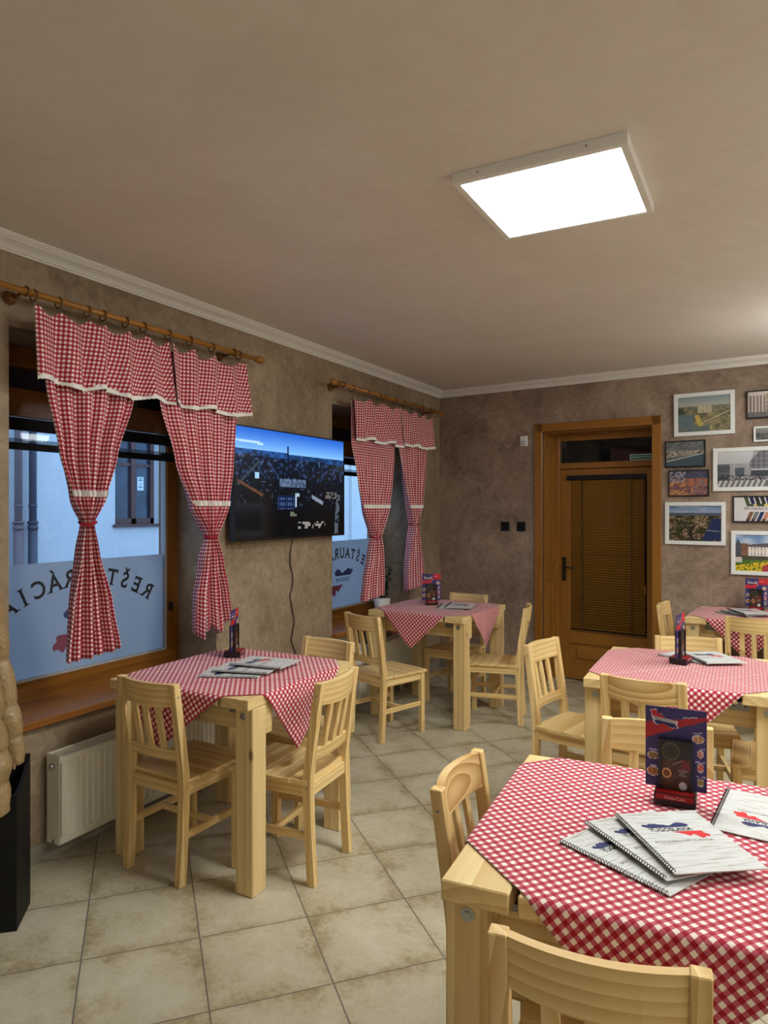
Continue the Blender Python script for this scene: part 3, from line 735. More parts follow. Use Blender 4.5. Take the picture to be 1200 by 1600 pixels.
# screen local frame: x along -> +y of the room, facing +x
screen = print_mesh('screen', 1.246, .690, 150, 88, p_tv, SCREEN, tv, 0)
screen.rotation_euler = (0, 0, PI/2); screen.location = (.0815, 0, .004)
m = MB(); m.box(.045, .08, -.634, .634, -.357, .357, .004).build('casing', BLACK, tv)
m = MB(); m.box(.0795, .084, -.634, .634, .349, .357).box(.0795, .084, -.634, .634, -.357, -.341).box(.0795, .084, -.634, -.623, -.341, .349).box(.0795, .084, .623, .634, -.341, .349); m.build('bezel', BLACK, tv)
MB().box(0, .046, -.2, .2, -.15, .15).build('wall_mount', BLACKM, tv)
c_ = MB().tube([(XW+.03, 3.979, 1.42), (XW+.012, 3.975, 1.30), (XW+.01, 3.972, 1.224), (XW+.01, 4.0, 1.15), (XW+.01, 4.009, 1.11), (XW+.01, 4.0, 1.06), (XW+.01, 3.972, 1.003), (XW+.01, 4.0, .9), (XW+.01, 4.025, .814), (XW+.01, 3.987, .691), (XW+.01, 4.04, .583), (XW+.016, 4.06, .3), (XW+.02, 4.05, .09)], .0035, 6).build('power_cord', BLACKM)
tag(c_, 'thin black cord hanging down the plaster wall below the television', 'cord')

# ------------------------------------------------------------------ curtain rods and curtains
XR = XW+.12
def curtain_rod(y0, y1, brackets, rings, label, fin=(True, True)):
    t = thing('curtain_rod', label, 'curtain rod', (XR, (y0+y1)/2, 2.53), 0, 'wooden curtain rods')
    yc = (y0+y1)/2
    MB().cyl((0, y0-yc, 0), (0, y1-yc, 0), .0145, seg=14).build('pole', ROD, t)
    for k, (y, s) in enumerate(((y0-yc, -1), (y1-yc, 1))):
        if not fin[k]: continue
        m = MB(); m.tube([(0, y-s*.012, 0), (0, y, 0), (0, y+s*.004, 0), (0, y+s*.02, 0), (0, y+s*.024, 0), (0, y+s*.05, 0), (0, y+s*.055, 0), (0, y+s*.08, 0)], [.018, .021, .016, .016, .023, .024, .017, .006], 14)
        m.build('finial', ROD, t)
    for y in brackets:
        b = MB().tube([(-.119, y-yc, -.012), (-.11, y-yc, -.012), (-.10, y-yc, -.012), (-.085, y-yc, -.012)], [.03, .03, .024, .02], 16).build('bracket', ROD_DARK, t)
        m = MB(); m.cyl((-.09, y-yc, -.012), (-.014, y-yc, -.004), .007, seg=8); m.ring((0, y-yc, 0), .0185, .006, 'y'); m.build('bracket_arm', ROD_DARK, b)
    for y in rings:
        r = MB().ring((0, y-yc, -.009), .0245, .0042, 'y').build('ring', ROD_DARK, t)
        MB().tube([(0, y-yc, -.033), (0, y-yc+.004, -.042), (0, y-yc, -.052)], .0012, 5).build('clip', GALV, r)
    return t
curtain_rod(1.62, 3.47, (1.92, 3.26), (1.955, 2.078, 2.23, 2.317, 2.451, 2.565, 2.735, 2.891, 3.068, 3.302), 'brown wooden curtain rod above the large lettered window')
curtain_rod(4.40, 6.26, (4.49, 6.14), (4.41, 4.62, 4.86, 5.05, 5.15, 5.33, 5.5, 5.68, 5.86, 6.04), 'brown wooden curtain rod near the room corner above the far window', (True, True))

def pleat_line(y0, y1, fabric, npl, phase, nsub, amp_cap, sharp=0.0):
    """points (y, dx, arc) across a gathered width whose folded length is about `fabric`"""
    def curve(A):
        P = []; n = npl*nsub
        for i in range(n+1):
            u = i/n; a = 2*PI*npl*u+phase
            P.append((y0+(y1-y0)*u, A*(math.sin(a)+sharp*math.sin(2*a+1.1)+.35*math.sin(.5*a+phase*2))))
        return P
    length = lambda P: sum(math.hypot(P[i+1][0]-P[i][0], P[i+1][1]-P[i][1]) for i in range(len(P)-1))
    lo, hi = 0.0, amp_cap
    for _ in range(18):
        A = (lo+hi)/2
        if length(curve(A)) < fabric: lo = A
        else: hi = A
    P = curve((lo+hi)/2); L = length(P); out = []; s = 0
    for i, p in enumerate(P):
        if i: s += math.hypot(p[0]-P[i-1][0], p[1]-P[i-1][1])
        out.append((p[0], p[1], s/L*fabric))
    return out
def interp(keys, z):
    keys = sorted(keys, key=lambda k: -k[0])
    if z >= keys[0][0]: return keys[0][1:]
    for a, b in zip(keys, keys[1:]):
        if b[0] <= z <= a[0]:
            t = (a[0]-z)/(a[0]-b[0]); t = t*t*(3-2*t)*.5+t*.5
            return tuple(a[i]+(b[i]-a[i])*t for i in range(1, len(a)))
    return keys[-1][1:]
def curtain(label, val, keys, fabric, npl, phase, tie_z, lace_z, clips, hem=0.0):
    """val = (y0, y1, ztop, zbot); keys = (z, y0, y1) of the drape from top to hem"""
    yc = (val[0]+val[1])/2
    t = thing('curtain', label, 'curtain', (XR, yc, val[2]), 0, 'red gingham curtains')
    ztop, zbot = keys[0][0], keys[-1][0]
    def row(z, dx=0.0):
        y0, y1 = interp(keys, z)
        wob = .012*math.sin(z*5+phase)
        return [(x+dx+wob*0, y-yc, z-val[2], s) for (y, x, s) in [(q[0], q[1], q[2]) for q in pleat_line(y0, y1, fabric, npl, phase+.25*math.sin(z*2.1), 14, min(.05, .012+.16*(y1-y0)), .22)]]
    zs = [ztop-(ztop-zbot)*i/90 for i in range(91)]
    P, UV = [], []
    for z in zs:
        r = row(z); lo = (zbot-z)
        P.append([(x-.005, y, zz+(hem*math.sin(s*19+phase)+.02*(s/fabric-.5))*max(0, 1-(z-zbot)/.25)) for x, y, zz, s in r]); UV.append([(s, z) for x, y, zz, s in r])
    m = MB(); m.grid(P, UV); d = m.build('drape', CURT, t)
    sol = d.modifiers.new('thickness', 'SOLIDIFY'); sol.thickness = .0015
    # lace strip stitched across the drape
    P = [[(x+.004 if True else x, y, zz) for x, y, zz, s in row(lace_z+k*.011)] for k in (1.3, 0, -1.3)]
    P = [[(p[0]-.004+.0025, p[1], p[2]) for p in r] for r in P]
    MB().grid(P).build('lace_strip', LACE, d)
    # tie
    y0, y1 = interp(keys, tie_z)
    m = MB(); ps = []
    for k in range(24):
        a = 2*PI*k/24; ps.append((.036*math.cos(a)-.003, (y0+y1)/2-yc+((y1-y0)/2+.008)*math.sin(a), tie_z-val[2]+.006*math.sin(2*a)))
    m.tube(ps, .007, 8, closed=True); m.build('tieback', CURT if False else REDC, t)
    # valance, clipped to the rings and sagging between them
    P, UV = [], []; NY = 120
    vy0, vy1, vt, vb = val
    def sag(y):
        c = sorted([vy0+.004]+[q for q in clips if vy0 < q < vy1]+[vy1-.004]); 
        for a, b in zip(c, c[1:]):
            if a <= y <= b:
                u = (y-a)/max(1e-6, b-a); return .042*min(1, (b-a)/.17)*(4*u*(1-u))
        return 0
    def bulge(y, z):
        k = (vt-z)/(vt-vb)
        return .02+.016*k+(.013+.012*k)*math.sin((y-vy0)*2*PI/.155+phase)+.006*math.sin((y-vy0)*2*PI/.07+phase*2)*k
    for i in range(31):
        k = i/30; rowp, rowu = [], []; s = 0; px = None
        for j in range(NY+1):
            y = vy0+(vy1-vy0)*j/NY
            yy = y+.018*k*math.sin((y-vy0)*9+phase)+.02*k*((j/NY)-.5)
            z = vt-sag(y)*(1-k)**1.5-(vt-vb)*k+.012*k*math.sin((y-vy0)*2*PI/.31+phase)
            x = bulge(y, vt-(vt-vb)*k)
            if px: s += math.hypot(x-px[0], yy-px[1])
            px = (x, yy); rowp.append((x, yy-yc, z-vt)); rowu.append((s, z))
        P.append(rowp); UV.append(rowu)
    m = MB(); m.grid(P, UV); v = m.build('valance', CURT, t)
    sol = v.modifiers.new('thickness', 'SOLIDIFY'); sol.thickness = .0015
    last = P[-1]
    Q = [[(p[0]+.0015, p[1], p[2]+.006) for p in last], [(p[0]+.002, p[1], p[2]-.008) for p in last], [(p[0]+.0015, p[1], p[2]-.018+.004*(j % 2)) for j, p in enumerate(last)]]
    MB().grid(Q).build('lace_trim', LACE, v)
    return t
r1_ = (1.955, 2.078, 2.23, 2.317, 2.451, 2.565, 2.735, 2.891, 3.068, 3.302)
curtain('red gingham curtain tied in the middle of the large window, hanging before the lettering', (1.940, 2.715, 2.478, 2.165),
        [(2.44, 1.97, 2.62), (2.155, 2.008, 2.507), (1.85, 2.07, 2.40), (1.65, 2.135, 2.335), (1.532, 2.205, 2.262), (1.40, 2.178, 2.292), (1.15, 2.13, 2.37), (.905, 2.108, 2.42)], .68, 5, .4, 1.532, 1.67, r1_)
curtain('red gingham curtain tied beside the television, hanging over the window edge', (2.736, 3.335, 2.478, 2.165),
        [(2.44, 2.68, 3.31), (2.16, 2.672, 3.272), (1.85, 2.78, 3.235), (1.62, 2.90, 3.19), (1.442, 3.035, 3.095), (1.30, 2.99, 3.135), (1.10, 2.94, 3.185), (.90, 2.93, 3.215)], .68, 5, 1.7, 1.442, 1.63, r1_, hem=.03)
r2_ = (4.62, 4.86, 5.05, 5.15, 5.33, 5.5, 5.68, 5.86, 6.04)
curtain('red gingham curtain tied in front of the potted plant on the far window', (4.605, 5.375, 2.470, 2.150),
        [(2.44, 4.62, 5.36), (2.12, 4.621, 5.342), (1.85, 4.70, 5.28), (1.60, 4.79, 5.20), (1.372, 4.945, 5.05), (1.22, 4.89, 5.09), (1.05, 4.82, 5.108), (.875, 4.776, 5.113)], .70, 5, 2.2, 1.372, 1.62, r2_)
curtain('red gingham curtain tied closest to the room corner', (5.385, 6.10, 2.470, 2.165),
        [(2.44, 5.39, 6.04), (2.13, 5.39, 5.978), (1.9, 5.46, 5.94), (1.65, 5.56, 5.88), (1.456, 5.67, 5.77), (1.3, 5.61, 5.82), (1.1, 5.55, 5.88), (.885, 5.538, 5.908)], .66, 5, .9, 1.456, 1.62, r2_)

# ------------------------------------------------------------------ radiators
def radiator(y0, y1, z0, z1, label):
    t = thing('radiator', label, 'radiator', (XW, y0, 0), 0, 'white panel radiators')
    L_ = y1-y0; xa, xb = .03, .12
    # ribbed front: profile along y
    pts = []; y = .03; 
    pts.append((xb-.004, .012)); pts.append((xb, .016)); pts.append((xb, .03))
    while y < L_-.045:
        pts += [(xb, y), (xb-.007, y+.006), (xb-.007, y+.014), (xb, y+.020)]; y += .0333
    pts += [(xb, L_-.016), (xb-.004, L_-.012), (xb-.012, L_-.012), (xb-.012, .012)]
    m = MB(); m.poly(pts, z0+.035, z1-.035)
    m.box(xb-.012, xb, .006, L_-.006, z0, z0+.036, .003).box(xb-.012, xb, .006, L_-.006, z1-.036, z1, .003)
    m.build('front_panel', RAD, t)
    MB().box(xa, xa+.012, .006, L_-.006, z0, z1-.005, .002).build('rear_panel', RAD, t)
    for yy in (0, L_-.004):
        m = MB(); m.box(xa, xb-.002, yy, yy+.004, z0+.03, z1, .001); m.box(xa, xa+.03, yy, yy+.004, z0, z0+.03); m.box(xb-.04, xb-.002, yy, yy+.004, z0, z0+.03)
        m.build('side_cover', RAD, t)
    m = MB(); m.box(xa+.012, xb-.012, .004, L_-.004, z1-.016, z1-.010)
    yy = .02
    while yy < L_-.02: m.box(xa+.014, xb-.014, yy, yy+.006, z1-.011, z1-.004); yy += .012
    m.box(xa, xa+.012, .003, L_-.003, z1-.006, z1).box(xb-.012, xb, .003, L_-.003, z1-.006, z1)
    m.build('top_grille', RAD, t)
    MB().cyl((xa+.04, -.016, z1-.055), (xa+.04, .002, z1-.055), .012, .016, 14).build('vent_plug', STEEL, t)
    for yy in (.15, L_-.15): MB().box(0, xa, yy-.015, yy+.015, z0+.05, z1-.06).build('wall_bracket', RAD, t)
    for yy in (L_-.1, L_-.15): MB().cyl((xa+.045, yy, .001), (xa+.045, yy, z0+.02), .009, seg=10).build('pipe', RAD, t)
radiator(2.083, 3.14, .09, .492, 'white ribbed panel radiator under the sill of the lettered window')
radiator(4.72, 5.68, .09, .492, 'white ribbed panel radiator under the far window behind the corner table')
m = MB(); ps = []
for i in range(9):
    k = i/8; ps.append([(XW+.135-.002*math.sin(j*1.3), 4.64+.026*j, .39+.13*k) for j in range(8)])
for i in range(1, 6): ps.append([(XW+.135-.018*i, 4.64+.026*j, .524+.004*math.sin(j+i)) for j in range(8)])
m.grid(ps); o = m.build('patterned_cloth', flat('patterned_white', srgb(206, 204, 200), .8, noise=.38, nscale=34))
so = o.modifiers.new('thickness', 'SOLIDIFY'); so.thickness = .012
tag(o, 'small white patterned cloth over the radiator end behind a chair', 'cloth')

# potted plant on the far sill
t = thing('potted_plant', 'dark green leafy plant in a white tapered pot on the far window sill', 'plant', (-3.06, 5.62, .65))
m = MB(); m.tube([(0, 0, 0), (0, 0, .004), (0, 0, .135), (0, 0, .14), (0, 0, .12)], [.055, .06, .078, .074, .066], 20); m.build('pot', WHITE, t)
MB().cyl((0, 0, .115), (0, 0, .122), .066, seg=18).build('soil', flat('soil', srgb(46, 34, 26), .9), t)
LEAF = flat('leaf', srgb(30, 62, 40), .35, noise=.3, nscale=18)
rp = random.Random(5)
for sx, sy, h in ((0, 0, .50), (.03, .02, .32), (-.03, .025, .38), (.02, -.03, .44)):
    ms = MB(); tip = (sx*2.2, sy*2.2, .12+h); ms.tube([(sx*.5, sy*.5, .11), (sx*1.3, sy*1.3, .12+h*.5), tip], [.008, .007, .003], 7)
    st = ms.build('stem', LEAF, t)
    ml = MB()
    nl = int(h/.032)
    for k in range(nl):
        f = .12+.88*k/nl; p = Vector((sx*(.5+1.7*f), sy*(.5+1.7*f), .11+h*f)); a = k*2.4+sx*40
        M = Matrix.Translation(p) @ Matrix.Rotation(a, 4, 'Z') @ Matrix.Rotation(math.radians(-38), 4, 'Y')
        ln = .062*(1-.4*f); g = []
        for i in range(6):
            u = i/5; wd = .019*math.sin(PI*min(1, u*.92+.08))**.8
            g.append([M @ Vector((ln*u, -wd, .004*u)), M @ Vector((ln*u, 0, -.004)), M @ Vector((ln*u, wd, .004*u))])
        ml.grid(g)
    lo = ml.build('leaves', LEAF, st); so = lo.modifiers.new('thickness', 'SOLIDIFY'); so.thickness = .002

# ------------------------------------------------------------------ tables
TZ = .82
def table(x, y, yaw, label, W_=.80, L_=.83):
    t = thing('table', label, 'table', (x, y, 0), math.radians(yaw), 'chunky pine tables')
    h, l = W_/2, L_/2
    pw, n = .145, 5; gap = (W_-n*pw)/(n-1)
    for i in range(n):
        x0 = -h+i*(pw+gap)
        MB().box(x0, x0+pw, -l, l, TZ-.045, TZ, .003).build('plank', PY, t)
    for sx in (-1, 1):
        for sy in (-1, 1):
            xa, xb = sorted((sx*h, sx*(h-.092))); ya, yb = sorted((sy*(l-.03), sy*(l-.122)))
            lg = MB().box(xa, xb, ya, yb, 0, TZ-.045, .004).build('leg', PZ, t)
            c = (xa+xb)/2; yf = sy*(l-.03)
            m = MB(); m.cyl((c-sx*.004, yf-sy*.001, .742), (c-sx*.004, yf+sy*.0025, .742), .0155, .0155, 18).cyl((c-sx*.004, yf+sy*.002, .742), (c-sx*.004, yf+sy*.006, .742), .0085, .0075, 6)
            m.build('bolt', STEEL, lg)
    for sy in (-1, 1):
        ya, yb = sorted((sy*(l-.123), sy*(l-.168)))
        MB().box(-h+.004, h-.004, ya, yb, TZ-.045-.125, TZ-.0455, .003).build('crossbeam', PX, t)
        for sx in (-1, 1):
            c = sx*(h-.155); m = MB(); ya2, yb2 = sorted((sy*(l-.05), sy*(l-.121)))
            m.box(c-.04, c+.04, ya2, yb2, TZ-.049, TZ-.0455)
            ya3, yb3 = sorted((sy*(l-.1175), sy*(l-.1215))); m.box(c-.04, c+.04, ya3, yb3, TZ-.10, TZ-.0455)
            b_ = m.build('angle_bracket', GALV, t)
            for dx in (-.022, .022): MB().cyl((c+dx, sy*(l-.1165), TZ-.08), (c+dx, sy*(l-.1185), TZ-.08), .004, seg=8).build('screw', BLACK, b_)
    return t
T = {'T1': (-2.250, 2.664, .5, .83), 'T2': (-2.277, 5.123, -2.6, .83), 'T3': (-.348, 3.727, 1.3, .83), 'T4': (-.231, 1.804, 4.1, .83), 'T5': (-.08, 5.815, -5, .70)}
TL = {'T1': 'square pine table with thick legs under the lettered window', 'T2': 'square pine table with thick legs in the room corner',
      'T3': 'square pine table with thick legs in front of the brown door', 'T4': 'square pine table holding three fanned menus, closest to the viewer',
      'T5': 'square pine table with thick legs below the framed pictures'}
CLB = {'T1': 'red and white gingham cloth on the table under the lettered window', 'T2': 'red and white gingham cloth on the corner table',
       'T3': 'red and white gingham cloth on the table in front of the door', 'T4': 'red and white gingham cloth under the three fanned menus, biggest in view',
       'T5': 'red and white gingham cloth on the table below the pictures'}
def tablecloth(x, y, yaw, L_, label, off=(0, 0), dang=0.0, seed=1, D=.636):
    h, l = .40, L_/2; S = D*math.sqrt(2); n = 100
    nz = vnoise(seed); P, UV = [], []
    r = .012
    def fold(d):            # distance past the edge -> (outwards, down) round a small radius
        if d <= 0: return d, 0.0
        a = d/r
        if a < PI/2: return r*math.sin(a), r*(1-math.cos(a))
        return r, r+(d-r*PI/2)
    ca, sa = math.cos(PI/4+dang), math.sin(PI/4+dang)
    for i in range(n+1):
        rp_, ru = [], []
        for j in range(n+1):
            u, v = (i/n-.5)*S, (j/n-.5)*S
            a, b = u*ca-v*sa+off[0], u*sa+v*ca+off[1]
            dz = 0; ax, ay = a, b
            for k, (q, lim) in enumerate(((a, h), (b, l))):
                e = abs(q)-lim+r*.4
                if e > 0:
                    o_, d_ = fold(e); wob = .006*math.sin((b if k == 0 else a)*22+seed)*min(1, d_/.12)+.02*d_*0
                    val = math.copysign(lim-r*.4+o_+max(0, wob)+.006*min(1, d_/.05), q); dz = max(dz, d_)
                    if k == 0: ax = val
                    else: ay = val
            z = TZ+.0022-dz
            if dz == 0:
                cu, cv = abs((u/S*4+.5) % 1-.5), abs((v/S*4+.5) % 1-.5)       # pressed fold lines
                z += .0010*max(0, 1-cu*28)+.0010*max(0, 1-cv*28)+.0007*nz(u*9+20, v*9+20)
            rp_.append((ax, ay, z)); ru.append((u+5, v+5))
        P.append(rp_); UV.append(ru)
    m = MB(); m.grid(P, UV); o = m.build('tablecloth', CLOTH)
    so = o.modifiers.new('thickness', 'SOLIDIFY'); so.thickness = .0012; so.offset = 1
    o.location = (x, y, 0); o.rotation_euler = (0, 0, math.radians(yaw))
    return tag(o, label, 'tablecloth', 'gingham tablecloths')
for k, (x, y, a, L_) in T.items():
    table(x, y, a, TL[k], .80, L_)
for i, (k, (x, y, a, L_)) in enumerate(T.items()):
    tablecloth(x, y, a, L_, CLB[k], seed=i+3, D=(.70, .68, .68, .7146, .62)[i], dang=(-.13, -.03, 0, 0, 0)[i], off=((0, 0), (0, 0), (0, 0), (.043, .0375), (0, 0))[i])

# ------------------------------------------------------------------ chairs
def make_chair():
    t = thing('dining_chair', 'x', 'chair', (0, 0, 0), 0, 'pine dining chairs')
    # seat of boards running side to side
    m = MB(); y = -.185
    for k in range(5): m.box(-.188+.006*(k < 1), .188-.006*(k < 1), y, y+.0795, .428, .448, .0025); y += .0803
    m.build('seat', QX, t)
    side = [(-.222, 0), (-.184, 0), (-.172, .22), (-.164, .40), (-.166, .47), (-.186, .62), (-.222, .865), (-.256, .865), (-.222, .62), (-.204, .47), (-.202, .40), (-.208, .22)]
    R90 = Matrix(((0, 0, 1, 0), (1, 0, 0, 0), (0, 1, 0, 0), (0, 0, 0, 1)))     # polygon (y, z) extruded along x
    for s in (-1, 1):
        xa, xb = sorted((s*.145, s*.179))
        bm_ = bmesh.new(); tmp = MB(); tmp.poly(side, xa, xb, R90); 
        bmesh.ops.bevel(tmp.bm, geom=[e for e in tmp.bm.edges if len(e.link_faces) == 2 and abs(e.link_faces[0].normal.dot(e.link_faces[1].normal)) < .5], offset=.0025, segments=1, affect='EDGES')
        bm_.free()
        p = tmp.build('rear_post', QZ, t)
        for zz, yy in ((.81, -.232), (.415, -.184)): MB().cyl((s*.1785, yy, zz), (s*.1798, yy, zz), .0048, seg=8).build('screw', GALV, p)
        xa, xb = sorted((s*.147, s*.181)); MB().box(xa, xb, .168, .203, 0, .4285, .003).build('front_leg', QZ, t)
        xa, xb = sorted((s*.153, s*.172)); MB().box(xa, xb, -.168, .17, .375, .4275, .002).build('seat_rail', QY, t)
        xa, xb = sorted((s*.154, s*.172)); MB().box(xa, xb, -.177, .17, .19, .222, .002).build('stretcher', QY, t)
    MB().box(-.147, .147, .178, .197, .375, .4275, .002).build('seat_rail', QX, t)
    MB().box(-.146, .146, -.198, -.18, .375, .4275, .002).build('seat_rail', QX, t)
    MB().box(-.154, .154, -.02, .0, .192, .220, .002).build('cross_stretcher', QX, t)
    def rail(z0, z1, y_of, thick, bow, name, arch=0.0):
        n = 12; P0 = []
        m = MB(); rows = []
        for i in range(n+1):
            u = i/n*2-1; x = u*.1455; c = -bow*(1-u*u)
            q = []
            for z in (z0-arch*(1-u*u)*0+arch*(u*u)*0, z1):
                q.append((x, y_of(z)+c-thick/2, z)); q.append((x, y_of(z)+c+thick/2, z))
            zl = z0-arch*(1-u*u)
            rows.append([m.bm.verts.new((x, y_of(z0)+c-thick/2, zl)), m.bm.verts.new((x, y_of(z0)+c+thick/2, zl)), m.bm.verts.new((x, y_of(z1)+c+thick/2, z1)), m.bm.verts.new((x, y_of(z1)+c-thick/2, z1))])
        for a, b in zip(rows, rows[1:]):
            for k in range(4): m.bm.faces.new([a[k], a[(k+1) % 4], b[(k+1) % 4], b[k]])
        m.bm.faces.new(rows[0]); m.bm.faces.new(list(reversed(rows[-1])))
        return m.build(name, QX, t)
    yc = lambda z: -.204-(z-.62)/.245*.035
    rail(.765, .862, lambda z: yc(z), .021, .028, 'top_rail', .008)
    rail(.525, .572, lambda z: yc(z), .020, .016, 'lower_rail')
    for x in (-.072, 0, .072):
        bow = lambda z: .016+(.028-.016)*(z-.56)/.2
        c0 = yc(.568)-bow(.56)*(1-(x/.1455)**2); c1 = yc(.775)-bow(.77)*(1-(x/.1455)**2)
        m = MB(); P = []
        for z, c in ((.566, c0), (.77, c1)):
            P.append([m.bm.verts.new((x+a, c+b, z)) for a, b in ((-.0155, -.0065), (.0155, -.0065), (.0155, .0065), (-.0155, .0065))])
        for k in range(4): m.bm.faces.new([P[0][k], P[0][(k+1) % 4], P[1][(k+1) % 4], P[1][k]])
        m.bm.faces.new(P[0]); m.bm.faces.new(P[1])
        m.build('slat', QZ, t)
    return t
def oval_mat(name, cx, cz, sx, scale):
    m, nt, b = new_mat(name); L = nt.links.new
    tc = N(nt, 'ShaderNodeTexCoord'); mp = N(nt, 'ShaderNodeMapping'); mp.inputs['Location'].default_value = (-cx*sx, 0, -cz); mp.inputs['Scale'].default_value = (sx, .15, 1)
    L(tc.outputs['Object'], mp.inputs['Vector'])
    wv = N(nt, 'ShaderNodeTexWave', wave_type='RINGS', rings_direction='SPHERICAL', wave_profile='SAW'); wv.inputs['Scale'].default_value = scale; wv.inputs['Distortion'].default_value = 1.6; wv.inputs['Detail'].default_value = 1.5; wv.inputs['Detail Scale'].default_value = .6
    L(mp.outputs[0], wv.inputs['Vector'])
    nz = N(nt, 'ShaderNodeTexNoise'); nz.inputs['Scale'].default_value = 90; L(mp.outputs[0], nz.inputs['Vector'])
    mx = N(nt, 'ShaderNodeMix'); mx.inputs[0].default_value = .18; L(wv.outputs['Fac'], mx.inputs[2]); L(nz.outputs['Fac'], mx.inputs[3])
    cr = N(nt, 'ShaderNodeValToRGB'); e = cr.color_ramp.elements; e[0].position = .15; e[0].color = srgb(230, 202, 146); e[1].position = .95; e[1].color = srgb(184, 134, 70)
    L(mx.outputs[0], cr.inputs['Fac']); L(cr.outputs[0], b.inputs['Base Color']); b.inputs['Roughness'].default_value = .45
    return m
chair0 = make_chair()
CH = [(-2.332, 2.422, 358, 'pine chair with its back to the viewer at the lettered window table, beside the radiator'),
      (-1.903, 2.63, 94.3, 'pine chair on the aisle side of the table under the lettered window'),
      (-2.196, 3.108, 172.7, 'pine chair on the far side of the lettered window table, only its top showing'),
      (-2.388, 4.465, 340.8, 'pine chair turned at an angle before the corner table, seat uncovered'),
      (-2.283, 5.48, 173.4, 'pine chair behind the corner table against the back wall'),
      (-1.817, 5.16, 103, 'pine chair seen from its side at the corner table, next to the door'),
      (-.858, 3.815, 258.1, 'pine chair on the aisle side of the table in front of the door'),
      (-.452, 3.455, 356.5, 'pine chair with its back to the viewer at the table before the door'),
      (-.304, 2.342, 186.1, 'pine chair behind the blue menu card stand of the table with fanned menus'),
      (-.335, 4.152, 192.8, 'pine chair facing the viewer on the far side of the table before the door'),
      (-.526, 1.871, 272.4, 'pine chair with bold oval grain beside the table with fanned menus'),
      (-.282, 1.437, 7.9, 'pine chair in the bottom corner with its back to the viewer, biggest in view'),
      (-.46, 5.86, 266, 'pine chair between the door casing and the table below the pictures'),
      (-.05, 5.60, 357, 'pine chair with its back to the viewer at the table below the pictures'),
      (.075, 3.745, 91, 'pine chair with only seat and legs showing under the table before the door')]
for i, (x, y, a, lab) in enumerate(CH):
    c = chair0 if i == 0 else copy_tree(chair0)
    c.location = (x, y, 0); c.rotation_euler = (0, 0, math.radians(a)); c['label'] = lab
    grain = {10: (.01, .80, .36, 18), 7: (-.02, .85, .30, 16)}.get(i)
    if grain:
        for ch in c.children:
            if ch.name.startswith('top_rail'):
                ch.data = ch.data.copy(); ch.data.materials[0] = oval_mat('oval_grain_pine', *grain)

# ------------------------------------------------------------------ menus and card stands
def paper_mat():
    m, nt, b = new_mat('whitewashed_board_print'); L = nt.links.new
    tc = N(nt, 'ShaderNodeTexCoord'); mp = N(nt, 'ShaderNodeMapping'); mp.inputs['Scale'].default_value = (6, 60, 1); L(tc.outputs['Object'], mp.inputs[0])
    nz = N(nt, 'ShaderNodeTexNoise'); nz.inputs['Scale'].default_value = 2.2; nz.inputs['Detail'].default_value = 5; nz.inputs['Roughness'].default_value = .65; L(mp.outputs[0], nz.inputs['Vector'])
    cr = N(nt, 'ShaderNodeValToRGB'); e = cr.color_ramp.elements
    e[0].position = .30; e[0].color = srgb(146, 138, 128); e[1].position = .50; e[1].color = srgb(206, 208, 208)
    L(nz.outputs['Fac'], cr.inputs[0]); L(cr.outputs[0], b.inputs['Base Color']); b.inputs['Roughness'].default_value = .4
    return m
PAPER = paper_mat(); EDGE = flat('paper_edge', srgb(206, 205, 200), .7)
def make_menu(flip=False):
    t = thing('menu_booklet', 'x', 'menu', (0, 0, 0), 0, 'spiral bound menus')
    w_, h_ = .1025, .1425; sg = 1 if flip else -1
    MB().box(-w_, w_, -h_, h_, .0002, .0026, .0003).build('pages', EDGE, t)
    MB().box(-w_-.0005, w_+.0005, -h_-.0005, h_+.0005, .0026, .0031).build('cover', PAPER, t)
    m = MB(); n = 34
    for i in range(n):
        y = -h_+.008+(2*h_-.016)*i/(n-1)
        m.ring((sg*(w_-.001), y, .0050), .0042, .0009, 'y', 10)
    m.build('spiral', BLACK, t)
    blue, red = logo_polys(); k = .102; ox, oy = -.006, .048
    MB().poly([(p[0]*k+ox, p[1]*k+oy+.0022) for p in blue], .0031, .0034).build('map_emblem', BLUE, t)
    MB().poly([(p[0]*k+ox, p[1]*k+oy-.0032) for p in red], .0031, .0034).build('map_emblem', REDI, t)
    m = MB(); add_text(m, 'YUGOSLAVIA', .0215, Matrix.Translation((ox-.003, oy-.0005, .0034)), 0, .80, .0003, bold=.012); m.build('lettering', INK, t)
    m = MB(); add_text(m, 'BALKÁNSKA REŠTAURÁCIA', .0118, Matrix.Translation((ox, oy-.056, .0033)), 0, .95, .0002)
    m.build('lettering', GREY, t)
    m = MB(); add_text(m, 'BALKÁNSKA REŠTAURÁCIA', .0038, Matrix.Translation((ox+.02, oy-.0098, .0033)), 0, 1, .0001)
    m.build('lettering', GREY, t)
    return t
menu_a = make_menu(); menu_b = make_menu(True)
used = set()
def put_menu(proto, x, y, yaw, z, label):
    c = copy_tree(proto) if proto.name in used else proto
    used.add(proto.name); c.location = (x, y, z); c.rotation_euler = (0, 0, math.radians(yaw)); c['label'] = label
def from_spine(tx, ty, bx, by):
    """centre and yaw of a menu from the two ends of its spiral edge (top, bottom)"""
    dx, dy = tx-bx, ty-by; l_ = math.hypot(dx, dy); dx, dy = dx/l_, dy/l_
    yaw = math.atan2(-dx, dy); X = (math.cos(yaw), math.sin(yaw))
    mx_, my_ = bx+dx*.1425, by+dy*.1425
    return mx_+X[0]*.1025, my_+X[1]*.1025, math.degrees(yaw)
Z0 = TZ+.0062
x, y, a = from_spine(-.428, 1.635, -.166, 1.505); put_menu(menu_a, x, y, a, Z0, 'spiral menu at the bottom of the fan of three')
